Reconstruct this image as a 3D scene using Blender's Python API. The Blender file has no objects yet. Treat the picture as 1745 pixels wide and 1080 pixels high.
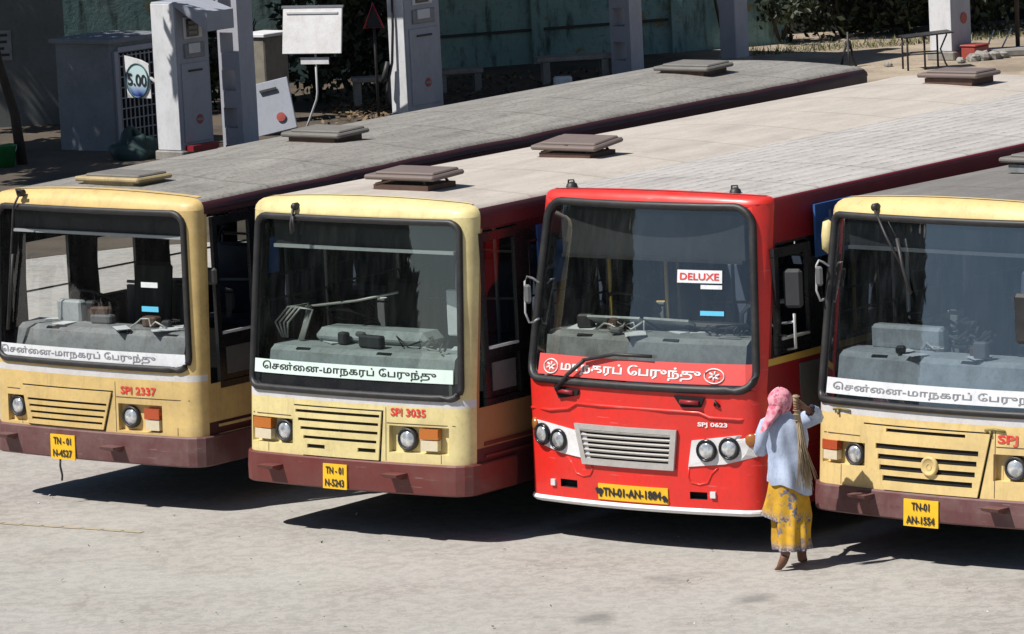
import bpy, math, random
import numpy as np
from mathutils import Vector, Matrix, noise

# ---------------------------------------------------------------- camera, world, sun, exposure
sc = bpy.context.scene
COL = sc.collection
R = math.radians
PITCH, ROLL, CAM_H, FOCAL = R(7.988), R(-2.836), 8.156, 8563.3
cd = bpy.data.cameras.new('camera'); cam = bpy.data.objects.new('camera', cd); COL.objects.link(cam)
cd.sensor_width = 36.0; cd.lens = FOCAL / 1745 * 36.0; cd.clip_start = 0.5; cd.clip_end = 2000
_f = Vector((0, math.cos(PITCH), -math.sin(PITCH))); _r = Vector((1, 0, 0)); _u = Vector((0, math.sin(PITCH), math.cos(PITCH)))
_r2 = math.cos(ROLL) * _r + math.sin(ROLL) * _u; _u2 = -math.sin(ROLL) * _r + math.cos(ROLL) * _u
cam.matrix_world = Matrix(((_r2.x, _u2.x, -_f.x, 0), (_r2.y, _u2.y, -_f.y, 0), (_r2.z, _u2.z, -_f.z, CAM_H), (0, 0, 0, 1)))
sc.camera = cam
SUN_EL = R(56); SH = Vector((0.93, 0.36)).normalized()           # horizontal direction in which shadows fall
world = bpy.data.worlds.new('World'); sc.world = world; world.use_nodes = True
wn = world.node_tree
sky = wn.nodes.new('ShaderNodeTexSky'); sky.sky_type = 'NISHITA'; sky.sun_disc = False
sky.dust_density = 0.35; sky.ozone_density = 2.5; sky.sun_elevation = SUN_EL; sky.sun_rotation = math.atan2(-SH.x, -SH.y) % (2 * math.pi)
wn.links.new(sky.outputs[0], wn.nodes['Background'].inputs[0]); wn.nodes['Background'].inputs[1].default_value = 0.05
sl = bpy.data.lights.new('sun', 'SUN'); sl.energy = 5.0; sl.angle = R(0.55); sl.color = (1.0, 0.955, 0.89)
so = bpy.data.objects.new('sun', sl); COL.objects.link(so)
so.rotation_euler = Vector((SH.x * math.cos(SUN_EL), SH.y * math.cos(SUN_EL), -math.sin(SUN_EL))).to_track_quat('-Z', 'Y').to_euler()
sc.view_settings.view_transform = 'Standard'; sc.view_settings.look = 'None'; sc.view_settings.gamma = 1
sc.view_settings.exposure = 0.25
sc.cycles.max_bounces = 8; sc.cycles.transparent_max_bounces = 16
rnd = random.Random(11)

# ---------------------------------------------------------------- materials
def mat(name):
    m = bpy.data.materials.new(name); m.use_nodes = True
    return m, m.node_tree, m.node_tree.nodes['Principled BSDF']
def nd(nt, t, **kw):
    n = nt.nodes.new(t)
    for k, v in kw.items(): setattr(n, k, v)
    return n
def coords(nt, scale=(1, 1, 1), gen='Object'):
    tc = nd(nt, 'ShaderNodeTexCoord'); mp = nd(nt, 'ShaderNodeMapping'); mp.inputs['Scale'].default_value = scale
    nt.links.new(tc.outputs[gen], mp.inputs[0]); return mp.outputs[0]
def nz(nt, vec, scale, detail=4, rough=0.6):
    n = nd(nt, 'ShaderNodeTexNoise'); n.inputs['Scale'].default_value = scale; n.inputs['Detail'].default_value = detail
    n.inputs['Roughness'].default_value = rough; nt.links.new(vec, n.inputs['Vector']); return n.outputs['Fac']
def ramp(nt, fac, a, b, ca=(0, 0, 0, 1), cb=(1, 1, 1, 1)):
    r = nd(nt, 'ShaderNodeValToRGB'); e = r.color_ramp.elements
    e[0].position = a; e[0].color = ca; e[1].position = b; e[1].color = cb
    nt.links.new(fac, r.inputs[0]); return r.outputs[0]
def mixc(nt, fac, a, b, blend='MIX'):
    m = nd(nt, 'ShaderNodeMix', data_type='RGBA', blend_type=blend)
    if isinstance(fac, (int, float)): m.inputs[0].default_value = fac
    else: nt.links.new(fac, m.inputs[0])
    for i, v in ((6, a), (7, b)):
        if isinstance(v, tuple): m.inputs[i].default_value = v if len(v) == 4 else v + (1,)
        else: nt.links.new(v, m.inputs[i])
    return m.outputs[2]
def mathn(nt, op, a, b=None):
    m = nd(nt, 'ShaderNodeMath', operation=op)
    for i, v in ((0, a), (1, b)):
        if v is None: continue
        if isinstance(v, (int, float)): m.inputs[i].default_value = v
        else: nt.links.new(v, m.inputs[i])
    return m.outputs[0]
def bump(nt, b, h, strength=0.3, dist=0.02):
    bn = nd(nt, 'ShaderNodeBump'); bn.inputs['Strength'].default_value = strength; bn.inputs['Distance'].default_value = dist
    nt.links.new(h, bn.inputs['Height']); nt.links.new(bn.outputs[0], b.inputs['Normal'])

def paint(name, c, rough=0.45, dirt=(0.16, 0.13, 0.10), amt=0.35, scale=3.0, stretch=(1, 1, 1), coat=0.0, fine=0.25, metal=0.0, bmp=0.0, streak=0.0):
    """Painted or plain surface with blotchy grime, fine speckle and slightly varied gloss."""
    m, nt, b = mat(name)
    v = coords(nt, stretch)
    n1 = nz(nt, v, scale, 5, 0.65); n2 = nz(nt, v, scale * 9, 3, 0.6)
    f1 = ramp(nt, n1, 0.42, 0.75)
    f = mathn(nt, 'MULTIPLY', f1, amt)
    c1 = mixc(nt, f, c, dirt)
    if streak:
        n3 = nz(nt, coords(nt, (5, 5, 0.6)), 2.2, 5, 0.7); n4 = nz(nt, v, 1.3, 6, 0.75)
        c1 = mixc(nt, mathn(nt, 'MULTIPLY', ramp(nt, n3, 0.54, 0.78), streak), c1, tuple(x * 0.8 for x in dirt))
        c1 = mixc(nt, mathn(nt, 'MULTIPLY', ramp(nt, n4, 0.60, 0.66), streak * 0.3), c1, tuple(x * 0.6 for x in dirt))
    if streak:
        n5 = nz(nt, coords(nt, (1.1, 1.1, 14)), 2.6, 3, 0.6)
        c1 = mixc(nt, mathn(nt, 'MULTIPLY', ramp(nt, n5, 0.67, 0.70), 0.35), c1, tuple(min(0.8, x * 0.6 + 0.22) for x in c))
    f2 = mathn(nt, 'MULTIPLY', ramp(nt, n2, 0.5, 0.8), amt * fine * 2)
    c2 = mixc(nt, f2, c1, tuple(x * 0.5 for x in dirt))
    nt.links.new(c2, b.inputs['Base Color'])
    rr = mathn(nt, 'ADD', mathn(nt, 'MULTIPLY', n1, 0.35), rough - 0.15)
    nt.links.new(rr, b.inputs['Roughness'])
    b.inputs['Metallic'].default_value = metal
    if coat: b.inputs['Coat Weight'].default_value = coat; b.inputs['Coat Roughness'].default_value = 0.15
    if bmp: bump(nt, b, n2, bmp, 0.01)
    elif streak: bump(nt, b, nz(nt, v, 1.7, 2), 0.25, 0.06)
    return m

def roofmat(name, c, c2, ribs=0.0, period=0.17, dark=(0.1, 0.09, 0.08), amt=0.5, ribline=0.5):
    """Sheet-metal bus roof: dust streaked along the bus, optional corrugation ribs (bump) with broken grime lines in the grooves."""
    m, nt, b = mat(name)
    v = coords(nt); vs = coords(nt, (2.2, 0.35, 1)); vl = coords(nt, (1, 0.9, 1))
    n1 = nz(nt, vs, 2.2, 6, 0.65); n2 = nz(nt, v, 26, 4, 0.7); n3 = nz(nt, v, 1.1, 3)
    col = mixc(nt, ramp(nt, n1, 0.35, 0.68), c, c2)
    col = mixc(nt, mathn(nt, 'MULTIPLY', ramp(nt, n2, 0.5, 0.78), amt), col, dark)
    col = mixc(nt, mathn(nt, 'MULTIPLY', ramp(nt, n3, 0.5, 0.75), 0.25), col, dark)
    sx = nd(nt, 'ShaderNodeSeparateXYZ'); nt.links.new(v, sx.inputs[0])
    jt = ramp(nt, mathn(nt, 'PINGPONG', mathn(nt, 'ADD', sx.outputs[1], mathn(nt, 'MULTIPLY', n2, 0.03)), 0.62), 0.016, 0.03, (1, 1, 1, 1), (0, 0, 0, 1))
    col = mixc(nt, mathn(nt, 'MULTIPLY', jt, 0.35), col, dark)
    blot = ramp(nt, nz(nt, coords(nt, (1.3, 0.8, 1)), 1.9, 7, 0.8), 0.56, 0.66)
    col = mixc(nt, mathn(nt, 'MULTIPLY', blot, 0.45), col, tuple(0.45 * p + 0.55 * q for p, q in zip(c2, dark)))
    if ribs:
        w = mathn(nt, 'SINE', mathn(nt, 'MULTIPLY', sx.outputs[0], 2 * math.pi / period))
        gap = ramp(nt, nz(nt, coords(nt, (1.0, 2.6, 1)), 2.4, 5, 0.8), 0.46, 0.6)
        line = mathn(nt, 'MULTIPLY', ramp(nt, w, 0.8, 1.0), gap)
        col = mixc(nt, mathn(nt, 'MULTIPLY', line, ribline), col, dark)
        bump(nt, b, mathn(nt, 'ADD', w, mathn(nt, 'MULTIPLY', n2, 0.6)), ribs, 0.012)
    else: bump(nt, b, n2, 0.25, 0.01)
    nt.links.new(col, b.inputs['Base Color']); b.inputs['Roughness'].default_value = 0.75
    return m

def glass(name, tint=(0.72, 0.78, 0.78), refl=1.0, dust=0.05, dustc=(0.55, 0.56, 0.55)):
    m, nt, b = mat(name); nt.nodes.remove(b)
    out = nt.nodes['Material Output']
    tr = nd(nt, 'ShaderNodeBsdfTransparent'); tr.inputs[0].default_value = tint + (1,)
    gl = nd(nt, 'ShaderNodeBsdfGlossy'); gl.inputs['Roughness'].default_value = 0.015
    fr = nd(nt, 'ShaderNodeFresnel'); ge = nd(nt, 'ShaderNodeNewGeometry')
    ior = mathn(nt, 'ADD', mathn(nt, 'MULTIPLY', ge.outputs['Backfacing'], 1 / 1.52 - 1.52), 1.52); nt.links.new(ior, fr.inputs[0])
    f = mathn(nt, 'MULTIPLY', fr.outputs[0], 1.9 * refl)
    m1 = nd(nt, 'ShaderNodeMixShader'); nt.links.new(f, m1.inputs[0]); nt.links.new(tr.outputs[0], m1.inputs[1]); nt.links.new(gl.outputs[0], m1.inputs[2])
    df = nd(nt, 'ShaderNodeBsdfDiffuse'); df.inputs[0].default_value = dustc + (1,)
    v = coords(nt, (1, 1, 0.5)); n = nz(nt, v, 2.5, 6, 0.7); n2 = nz(nt, coords(nt, (6, 6, 0.7)), 3, 3)
    fd = mathn(nt, 'MULTIPLY', mathn(nt, 'ADD', ramp(nt, n, 0.3, 0.75), ramp(nt, n2, 0.45, 0.8)), dust)
    m2 = nd(nt, 'ShaderNodeMixShader'); nt.links.new(fd, m2.inputs[0]); nt.links.new(m1.outputs[0], m2.inputs[1]); nt.links.new(df.outputs[0], m2.inputs[2])
    nt.links.new(m2.outputs[0], out.inputs[0]); return m

def leafmat(name, a, b_):
    m, nt, b = mat(name)
    n = nz(nt, coords(nt), 1.3, 3); nt.links.new(mixc(nt, ramp(nt, n, 0.35, 0.65), a, b_), b.inputs['Base Color'])
    b.inputs['Roughness'].default_value = 0.6; return m

M = {}
M['cream'] = paint('cream_yellow_paint', (0.71, 0.60, 0.285), 0.5, (0.30, 0.23, 0.12), 0.42, 2.6, coat=0.05, streak=0.32, fine=0.2)
M['cream_b'] = paint('buff_yellow_paint', (0.72, 0.54, 0.235), 0.5, (0.30, 0.21, 0.10), 0.42, 2.6, coat=0.05, streak=0.34, fine=0.2)
M['cream_a'] = paint('ochre_yellow_paint', (0.66, 0.475, 0.19), 0.5, (0.27, 0.19, 0.09), 0.45, 2.6, coat=0.05, streak=0.36, fine=0.2)
M['maroon'] = paint('maroon_paint', (0.135, 0.028, 0.024), 0.45, (0.14, 0.07, 0.06), 0.5, 3, coat=0.1, streak=0.4)
M['maroon_b'] = paint('faded_maroon_paint', (0.115, 0.042, 0.043), 0.5, (0.2, 0.13, 0.12), 0.7, 3.5, streak=0.5)
M['maroon_dk'] = paint('deep_maroon_paint', (0.075, 0.018, 0.022), 0.5, (0.04, 0.03, 0.03), 0.4, 3)
M['bounce_side'] = paint('yellow_paint_red_bounce', (0.34, 0.19, 0.085), 0.45, (0.25, 0.14, 0.07), 0.35, 3)  # yellow side paint with red bounce from the next bus put into its colour
M['red'] = paint('bright_red_paint', (0.74, 0.024, 0.016), 0.42, (0.36, 0.05, 0.04), 0.4, 2.2, coat=0.2, streak=0.25, fine=0.25)
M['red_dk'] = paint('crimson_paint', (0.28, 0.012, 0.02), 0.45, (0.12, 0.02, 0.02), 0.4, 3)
M['white'] = paint('white_paint', (0.78, 0.78, 0.80), 0.45, (0.4, 0.37, 0.33), 0.45, 4)
M['stripe'] = paint('pale_grey_stripe', (0.60, 0.59, 0.60), 0.5, (0.4, 0.36, 0.3), 0.5, 5)
M['banner'] = paint('white_banner_vinyl', (0.72, 0.74, 0.77), 0.5, (0.42, 0.43, 0.45), 0.5, 3, streak=0.2)
M['banner_g'] = paint('pale_green_banner_vinyl', (0.66, 0.80, 0.74), 0.5, (0.45, 0.55, 0.5), 0.3, 2)
M['banner_r'] = paint('red_banner_vinyl', (0.80, 0.10, 0.09), 0.5, (0.5, 0.08, 0.07), 0.3, 3)
M['black'] = paint('black_rubber', (0.018, 0.018, 0.02), 0.5, (0.06, 0.055, 0.05), 0.5, 6)
M['blackgloss'] = paint('black_gloss', (0.012, 0.013, 0.016), 0.25, (0.03, 0.03, 0.03), 0.3, 5)
M['void'] = paint('dark_recess', (0.006, 0.006, 0.007), 0.9, (0.01, 0.01, 0.01), 0.2, 5)
M['silver'] = paint('silver_trim', (0.52, 0.50, 0.48), 0.4, (0.25, 0.22, 0.2), 0.4, 8, metal=0.25)
M['chrome'] = paint('chrome', (0.75, 0.75, 0.76), 0.25, (0.3, 0.3, 0.3), 0.2, 8, metal=1.0)
M['amber'] = paint('amber_lens', (0.46, 0.14, 0.02), 0.25, (0.4, 0.1, 0.01), 0.3, 20, coat=0.5)
M['amber_red'] = paint('red_amber_lens', (0.42, 0.07, 0.02), 0.25, (0.3, 0.05, 0.01), 0.3, 20, coat=0.5)
M['amber_br'] = paint('brown_amber_lens', (0.36, 0.13, 0.03), 0.3, (0.2, 0.06, 0.01), 0.4, 20, coat=0.4)
M['clearlens'] = paint('ivory_lens', (0.66, 0.58, 0.42), 0.3, (0.4, 0.33, 0.22), 0.3, 20, coat=0.4)
M['plate'] = paint('yellow_plate', (0.85, 0.50, 0.02), 0.45, (0.5, 0.28, 0.02), 0.35, 8)
M['ink'] = paint('black_lettering', (0.02, 0.02, 0.025), 0.5, (0.05, 0.05, 0.05), 0.2, 10)
M['ink_grey'] = paint('worn_grey_lettering', (0.19, 0.19, 0.21), 0.6, (0.45, 0.45, 0.46), 0.6, 14)
M['ink_red'] = paint('red_lettering', (0.62, 0.03, 0.03), 0.5, (0.6, 0.3, 0.15), 0.3, 10)
M['ink_white'] = paint('white_lettering', (0.85, 0.83, 0.82), 0.5, (0.7, 0.45, 0.4), 0.35, 9)
M['interior'] = paint('interior_grey', (0.12, 0.125, 0.13), 0.7, (0.06, 0.06, 0.06), 0.4, 3)
M['interior_dk'] = paint('interior_dark', (0.035, 0.037, 0.042), 0.7, (0.02, 0.02, 0.02), 0.4, 3)
M['dash'] = paint('dashboard_grey', (0.24, 0.25, 0.255), 0.65, (0.08, 0.08, 0.08), 0.75, 4, streak=0.4)
M['dash_lt'] = paint('dashboard_pale', (0.36, 0.39, 0.40), 0.6, (0.15, 0.15, 0.145), 0.7, 4, streak=0.4)
M['seat'] = paint('seat_blue', (0.045, 0.06, 0.10), 0.6, (0.03, 0.03, 0.03), 0.4, 4)
M['seat_dk'] = paint('seat_black', (0.02, 0.02, 0.022), 0.6, (0.04, 0.04, 0.04), 0.4, 4)
M['pole_y'] = paint('yellow_handrail', (0.62, 0.42, 0.10), 0.35, (0.3, 0.2, 0.06), 0.3, 6)
M['pole_g'] = paint('grey_handrail', (0.50, 0.51, 0.52), 0.35, (0.25, 0.25, 0.25), 0.3, 6)
M['blue'] = paint('blue_board', (0.03, 0.12, 0.36), 0.5, (0.03, 0.06, 0.15), 0.4, 4)
M['cyan'] = paint('cyan_sticker', (0.10, 0.50, 0.75), 0.5, (0.2, 0.4, 0.5), 0.2, 10)
M['rust'] = paint('rusty_steel', (0.10, 0.055, 0.04), 0.75, (0.05, 0.03, 0.025), 0.6, 8)
M['hatch_pink'] = paint('dusty_pink_lid', (0.155, 0.122, 0.11), 0.7, (0.2, 0.15, 0.13), 0.5, 5)
M['hatch_grey'] = paint('dusty_grey_lid', (0.17, 0.16, 0.145), 0.8, (0.1, 0.1, 0.1), 0.6, 6)
M['hatch_cream'] = paint('weathered_cream_lid', (0.42, 0.33, 0.17), 0.7, (0.15, 0.12, 0.08), 0.7, 5)
M['tyre'] = paint('tyre_rubber', (0.02, 0.02, 0.02), 0.8, (0.08, 0.07, 0.06), 0.6, 6)
M['roof1'] = roofmat('weathered_grey_roof', (0.215, 0.20, 0.18), (0.30, 0.285, 0.26), 0.3, 0.30, (0.055, 0.052, 0.046), 0.95, 0.35)
M['roof2'] = roofmat('dusty_cream_roof', (0.51, 0.462, 0.405), (0.41, 0.37, 0.33), 0, 0.2, (0.22, 0.17, 0.14), 0.4)
M['roof3'] = roofmat('ribbed_white_roof', (0.48, 0.455, 0.43), (0.40, 0.38, 0.36), 0.5, 0.165, (0.13, 0.115, 0.11), 0.4, 0.9)
M['roof4'] = roofmat('dark_grey_roof', (0.155, 0.145, 0.135), (0.22, 0.205, 0.19), 0, 0.3, (0.08, 0.075, 0.07), 0.6)
M['ws1'] = glass('windscreen_glass_clear', (0.90, 0.93, 0.93), 0.9, 0.010)
M['ws2'] = glass('windscreen_glass_dusty', (0.80, 0.87, 0.85), 2.2, 0.012, (0.5, 0.56, 0.55))
M['ws3'] = glass('windscreen_glass_streaked', (0.85, 0.89, 0.86), 1.9, 0.014, (0.5, 0.54, 0.58))
M['ws4'] = glass('windscreen_glass_reflective', (0.80, 0.86, 0.90), 3.0, 0.016, (0.46, 0.53, 0.6))
M['sideglass'] = glass('side_window_glass', (0.5, 0.55, 0.55), 0.45, 0.006)
def lensmat():
    m, nt, b = mat('headlight_lens')
    n = nz(nt, coords(nt, (1, 1, 1)), 18, 2); 
    nt.links.new(mixc(nt, ramp(nt, n, 0.35, 0.65), (0.42, 0.45, 0.48), (0.85, 0.87, 0.88)), b.inputs['Base Color'])
    b.inputs['Roughness'].default_value = 0.12; b.inputs['Metallic'].default_value = 0.55; b.inputs['Coat Weight'].default_value = 1.0
    bump(nt, b, n, 0.4, 0.01); return m
M['lens'] = lensmat()

# ---------------------------------------------------------------- mesh helpers
class MB:
    def __init__(s): s.v = []; s.f = []; s.m = []; s.sm = []
    def add(s, pts, faces, m=0, smooth=False):
        o = len(s.v); s.v += [tuple(p) for p in pts]
        for f in faces: s.f.append(tuple(o + i for i in f)); s.m.append(m); s.sm.append(smooth)
    def quad(s, a, b, c, d, m=0): s.add([a, b, c, d], [(0, 1, 2, 3)], m)
    def box(s, c, d, m=0, rz=0.0, rx=0.0, ry=0.0, bev=0.0):
        hx, hy, hz = d[0] / 2, d[1] / 2, d[2] / 2
        rot = Matrix.Rotation(rz, 3, 'Z') @ Matrix.Rotation(ry, 3, 'Y') @ Matrix.Rotation(rx, 3, 'X')
        if bev <= 0:
            P = [(x, y, z) for x in (-hx, hx) for y in (-hy, hy) for z in (-hz, hz)]
            F = [(0, 1, 3, 2), (4, 6, 7, 5), (0, 4, 5, 1), (2, 3, 7, 6), (0, 2, 6, 4), (1, 5, 7, 3)]
        else:
            b = min(bev, hx * .9, hy * .9, hz * .9); P = []; 
            idx = {}
            for sx in (-1, 1):
                for sy in (-1, 1):
                    for sz in (-1, 1):
                        for k, q in enumerate(((sx * hx, sy * (hy - b), sz * (hz - b)), (sx * (hx - b), sy * hy, sz * (hz - b)), (sx * (hx - b), sy * (hy - b), sz * hz))):
                            idx[(sx, sy, sz, k)] = len(P); P.append(q)
            g = lambda *a: idx[a]; F = []
            for s1 in (-1, 1):
                F.append((g(s1, -1, -1, 0), g(s1, 1, -1, 0), g(s1, 1, 1, 0), g(s1, -1, 1, 0))[::s1])
                F.append((g(-1, s1, -1, 1), g(-1, s1, 1, 1), g(1, s1, 1, 1), g(1, s1, -1, 1))[::s1])
                F.append((g(-1, -1, s1, 2), g(1, -1, s1, 2), g(1, 1, s1, 2), g(-1, 1, s1, 2))[::s1])
                for s2 in (-1, 1):
                    F.append((g(s1, s2, -1, 0), g(s1, s2, -1, 1), g(s1, s2, 1, 1), g(s1, s2, 1, 0))[::-s1 * s2])
                    F.append((g(s1, -1, s2, 0), g(s1, -1, s2, 2), g(s1, 1, s2, 2), g(s1, 1, s2, 0))[::s1 * s2])
                    F.append((g(-1, s1, s2, 1), g(-1, s1, s2, 2), g(1, s1, s2, 2), g(1, s1, s2, 1))[::-s1 * s2])
            for sx in (-1, 1):
                for sy in (-1, 1):
                    for sz in (-1, 1): F.append((g(sx, sy, sz, 0), g(sx, sy, sz, 1), g(sx, sy, sz, 2))[::sx * sy * sz])
        s.add([Vector(c) + rot @ Vector(p) for p in P], F, m)
    def tube(s, path, r, n=6, m=0, closed=False, smooth=True):
        P = [Vector(p) for p in path]; k = len(P); rs = r if isinstance(r, (list, tuple)) else [r] * k
        pts = []; ref = Vector((0.31, 0.17, 0.93)).normalized()
        for i, p in enumerate(P):
            d = (P[(i + 1) % k] - P[i - 1]) if closed else (P[min(i + 1, k - 1)] - P[max(i - 1, 0)])
            d = d.normalized() if d.length > 1e-9 else Vector((0, 0, 1))
            if abs(d.dot(ref)) > 0.97: ref = Vector((0.9, 0.3, 0.1)).normalized()
            a = d.cross(ref).normalized(); b = d.cross(a)
            for j in range(n):
                t = 2 * math.pi * j / n; pts.append(p + (a * math.cos(t) + b * math.sin(t)) * rs[i])
        F = []
        for i in range(k if closed else k - 1):
            for j in range(n):
                i2 = (i + 1) % k; j2 = (j + 1) % n
                F.append((i * n + j, i * n + j2, i2 * n + j2, i2 * n + j))
        if not closed: F += [tuple(range(n))[::-1], tuple((k - 1) * n + j for j in range(n))]
        s.add(pts, F, m, smooth)
    def lathe(s, prof, c, axis, n=16, m=0, smooth=True):
        """prof: (radius, height along axis) pairs."""
        ax = Vector(axis).normalized(); a = ax.orthogonal().normalized(); b = ax.cross(a); c = Vector(c)
        pts = [c + ax * h + (a * math.cos(2 * math.pi * j / n) + b * math.sin(2 * math.pi * j / n)) * max(r, 1e-4) for r, h in prof for j in range(n)]
        F = [(i * n + j, i * n + (j + 1) % n, (i + 1) * n + (j + 1) % n, (i + 1) * n + j) for i in range(len(prof) - 1) for j in range(n)]
        s.add(pts, F, m, smooth)
    def grid(s, rows, m=0, smooth=True, closed=False):
        n = len(rows[0]); pts = [p for r in rows for p in r]
        F = [(i * n + j, i * n + (j + 1) % n, (i + 1) * n + (j + 1) % n, (i + 1) * n + j) for i in range(len(rows) - 1) for j in range(n if closed else n - 1)]
        s.add(pts, F, m, smooth)
    def build(s, name, mats, parent=None, label=None):
        me = bpy.data.meshes.new(name); me.from_pydata(s.v, [], s.f)
        if not isinstance(mats, (list, tuple)): mats = [mats]
        for x in mats: me.materials.append(x)
        me.polygons.foreach_set('material_index', [min(i, len(mats) - 1) for i in s.m]); me.polygons.foreach_set('use_smooth', s.sm)
        me.update()
        o = bpy.data.objects.new(name, me); COL.objects.link(o)
        if parent: o.parent = parent
        if label: o['label'] = label
        return o
def recalc(o):
    import bmesh
    bm = bmesh.new(); bm.from_mesh(o.data); bmesh.ops.remove_doubles(bm, verts=bm.verts, dist=1e-5); bmesh.ops.recalc_face_normals(bm, faces=bm.faces); bm.to_mesh(o.data); bm.free(); return o
def tag(o, label=None, cat=None, group=None, kind=None):
    for k, v in (('label', label), ('category', cat), ('group', group), ('kind', kind)):
        if v: o[k] = v
    return o
def thing(name, label, cat, loc, rz=0.0, group=None):
    o = bpy.data.objects.new(name, None); COL.objects.link(o); o.empty_display_size = 0.2
    o.location = loc; o.rotation_euler = (0, 0, rz); return tag(o, label, cat, group)
def copy_tree(o, parent=None):
    c = o.copy(); COL.objects.link(c)
    if parent: c.parent = parent
    for ch in list(o.children): copy_tree(ch, c)
    return c
_txt = {}
def text_mesh(body, bold=0.0):
    """Outline of a piece of writing as triangles, normalised to the unit box."""
    k = (body, bold)
    if k not in _txt:
        c = bpy.data.curves.new('t', 'FONT'); c.body = body; c.size = 1; c.offset = bold; c.resolution_u = 3
        o = bpy.data.objects.new('t', c); COL.objects.link(o); bpy.context.view_layer.update()
        me = o.evaluated_get(bpy.context.evaluated_depsgraph_get()).to_mesh()
        v = [tuple(x.co) for x in me.vertices]; f = [tuple(p.vertices) for p in me.polygons]
        bpy.data.objects.remove(o); bpy.data.curves.remove(c)
        xs = [p[0] for p in v]; ys = [p[1] for p in v]; x0, x1, y0, y1 = min(xs), max(xs), min(ys), max(ys)
        _txt[k] = ([((p[0] - x0) / (x1 - x0), (p[1] - y0) / (y1 - y0)) for p in v], f)
    return _txt[k]
def put_text(mb, body, fn, bold=0.0, m=0):
    v, f = text_mesh(body, bold); mb.add([fn(a, b) for a, b in v], f, m)

# ---------------------------------------------------------------- ground
def ground_mat():
    m, nt, b = mat('worn_concrete_apron')
    v = coords(nt, gen='Object'); vs = coords(nt, (0.35, 1.6, 1))
    big = nz(nt, v, 0.16, 4); mid = nz(nt, v, 0.9, 7, 0.7); fine = nz(nt, v, 26, 4, 0.75); st = nz(nt, vs, 1.4, 6, 0.7)
    col = mixc(nt, ramp(nt, big, 0.35, 0.65), (0.335, 0.312, 0.295), (0.355, 0.348, 0.322))
    col = mixc(nt, mathn(nt, 'MULTIPLY', ramp(nt, mid, 0.44, 0.70), 0.6), col, (0.225, 0.20, 0.175))
    col = mixc(nt, mathn(nt, 'MULTIPLY', ramp(nt, st, 0.5, 0.72), 0.3), col, (0.24, 0.225, 0.205))
    col = mixc(nt, mathn(nt, 'MULTIPLY', ramp(nt, fine, 0.48, 0.75), 0.28), col, (0.17, 0.155, 0.14))
    sp = nz(nt, v, 7.0, 6, 0.8); col = mixc(nt, mathn(nt, 'MULTIPLY', ramp(nt, sp, 0.52, 0.72), 0.38), col, (0.20, 0.185, 0.165))
    col = mixc(nt, mathn(nt, 'MULTIPLY', ramp(nt, sp, 0.50, 0.28), 0.35), col, (0.50, 0.47, 0.43))
    col = mixc(nt, mathn(nt, 'MULTIPLY', ramp(nt, nz(nt, coords(nt, (0.7, 2.2, 1)), 3.2, 7, 0.8), 0.60, 0.68), 0.45), col, (0.17, 0.16, 0.145))
    wv = nd(nt, 'ShaderNodeTexNoise'); wv.inputs['Scale'].default_value = 1.6; wv.inputs['Detail'].default_value = 4; nt.links.new(v, wv.inputs['Vector'])
    wrp = mixc(nt, 0.35, v, wv.outputs['Color'])
    vo = nd(nt, 'ShaderNodeTexVoronoi', feature='DISTANCE_TO_EDGE'); vo.inputs['Scale'].default_value = 0.42; nt.links.new(wrp, vo.inputs['Vector'])
    crack = mathn(nt, 'MULTIPLY', ramp(nt, vo.outputs['Distance'], 0.0, 0.010, (1, 1, 1, 1), (0, 0, 0, 1)), ramp(nt, mid, 0.45, 0.6))
    col = mixc(nt, mathn(nt, 'MULTIPLY', crack, 0.18), col, (0.10, 0.09, 0.08))
    oil = ramp(nt, nz(nt, v, 0.55, 3), 0.66, 0.78)
    col = mixc(nt, mathn(nt, 'MULTIPLY', oil, 0.25), col, (0.13, 0.12, 0.11))
    sx = nd(nt, 'ShaderNodeSeparateXYZ'); nt.links.new(wrp, sx.inputs[0])
    for cx_, cy_, c0, w_ in ((0.30, 1.0, 43.2, 0.13), (0.30, 1.0, 41.3, 0.13), (-0.12, 1.0, 40.4, 0.16), (-0.12, 1.0, 38.6, 0.15), (0.9, 1.0, 45.6, 0.12)):
        dd = mathn(nt, 'ABSOLUTE', mathn(nt, 'SUBTRACT', mathn(nt, 'ADD', mathn(nt, 'MULTIPLY', sx.outputs[0], cx_), mathn(nt, 'MULTIPLY', sx.outputs[1], cy_)), c0))
        tr = mathn(nt, 'MULTIPLY', ramp(nt, dd, w_ * 0.5, w_ * 1.3, (1, 1, 1, 1), (0, 0, 0, 1)), ramp(nt, mid, 0.40, 0.62))
        col = mixc(nt, mathn(nt, 'MULTIPLY', tr, 0.42), col, (0.16, 0.15, 0.14))
    spot = nd(nt, 'ShaderNodeTexVoronoi'); spot.inputs['Scale'].default_value = 0.9; nt.links.new(wrp, spot.inputs['Vector'])
    col = mixc(nt, mathn(nt, 'MULTIPLY', ramp(nt, spot.outputs['Distance'], 0.05, 0.16, (1, 1, 1, 1), (0, 0, 0, 1)), mathn(nt, 'MULTIPLY', ramp(nt, big, 0.42, 0.52), 0.55)), col, (0.11, 0.105, 0.10))
    nt.links.new(col, b.inputs['Base Color']); b.inputs['Roughness'].default_value = 0.88
    bump(nt, b, mathn(nt, 'ADD', mathn(nt, 'ADD', mid, sp), mathn(nt, 'MULTIPLY', fine, 0.5)), 0.35, 0.025); return m
g = MB(); n = 40
g.add([(-400, -200, 0), (400, -200, 0), (400, 600, 0), (-400, 600, 0)], [(0, 1, 2, 3)])
tag(g.build('ground', ground_mat()), kind='structure')
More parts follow.
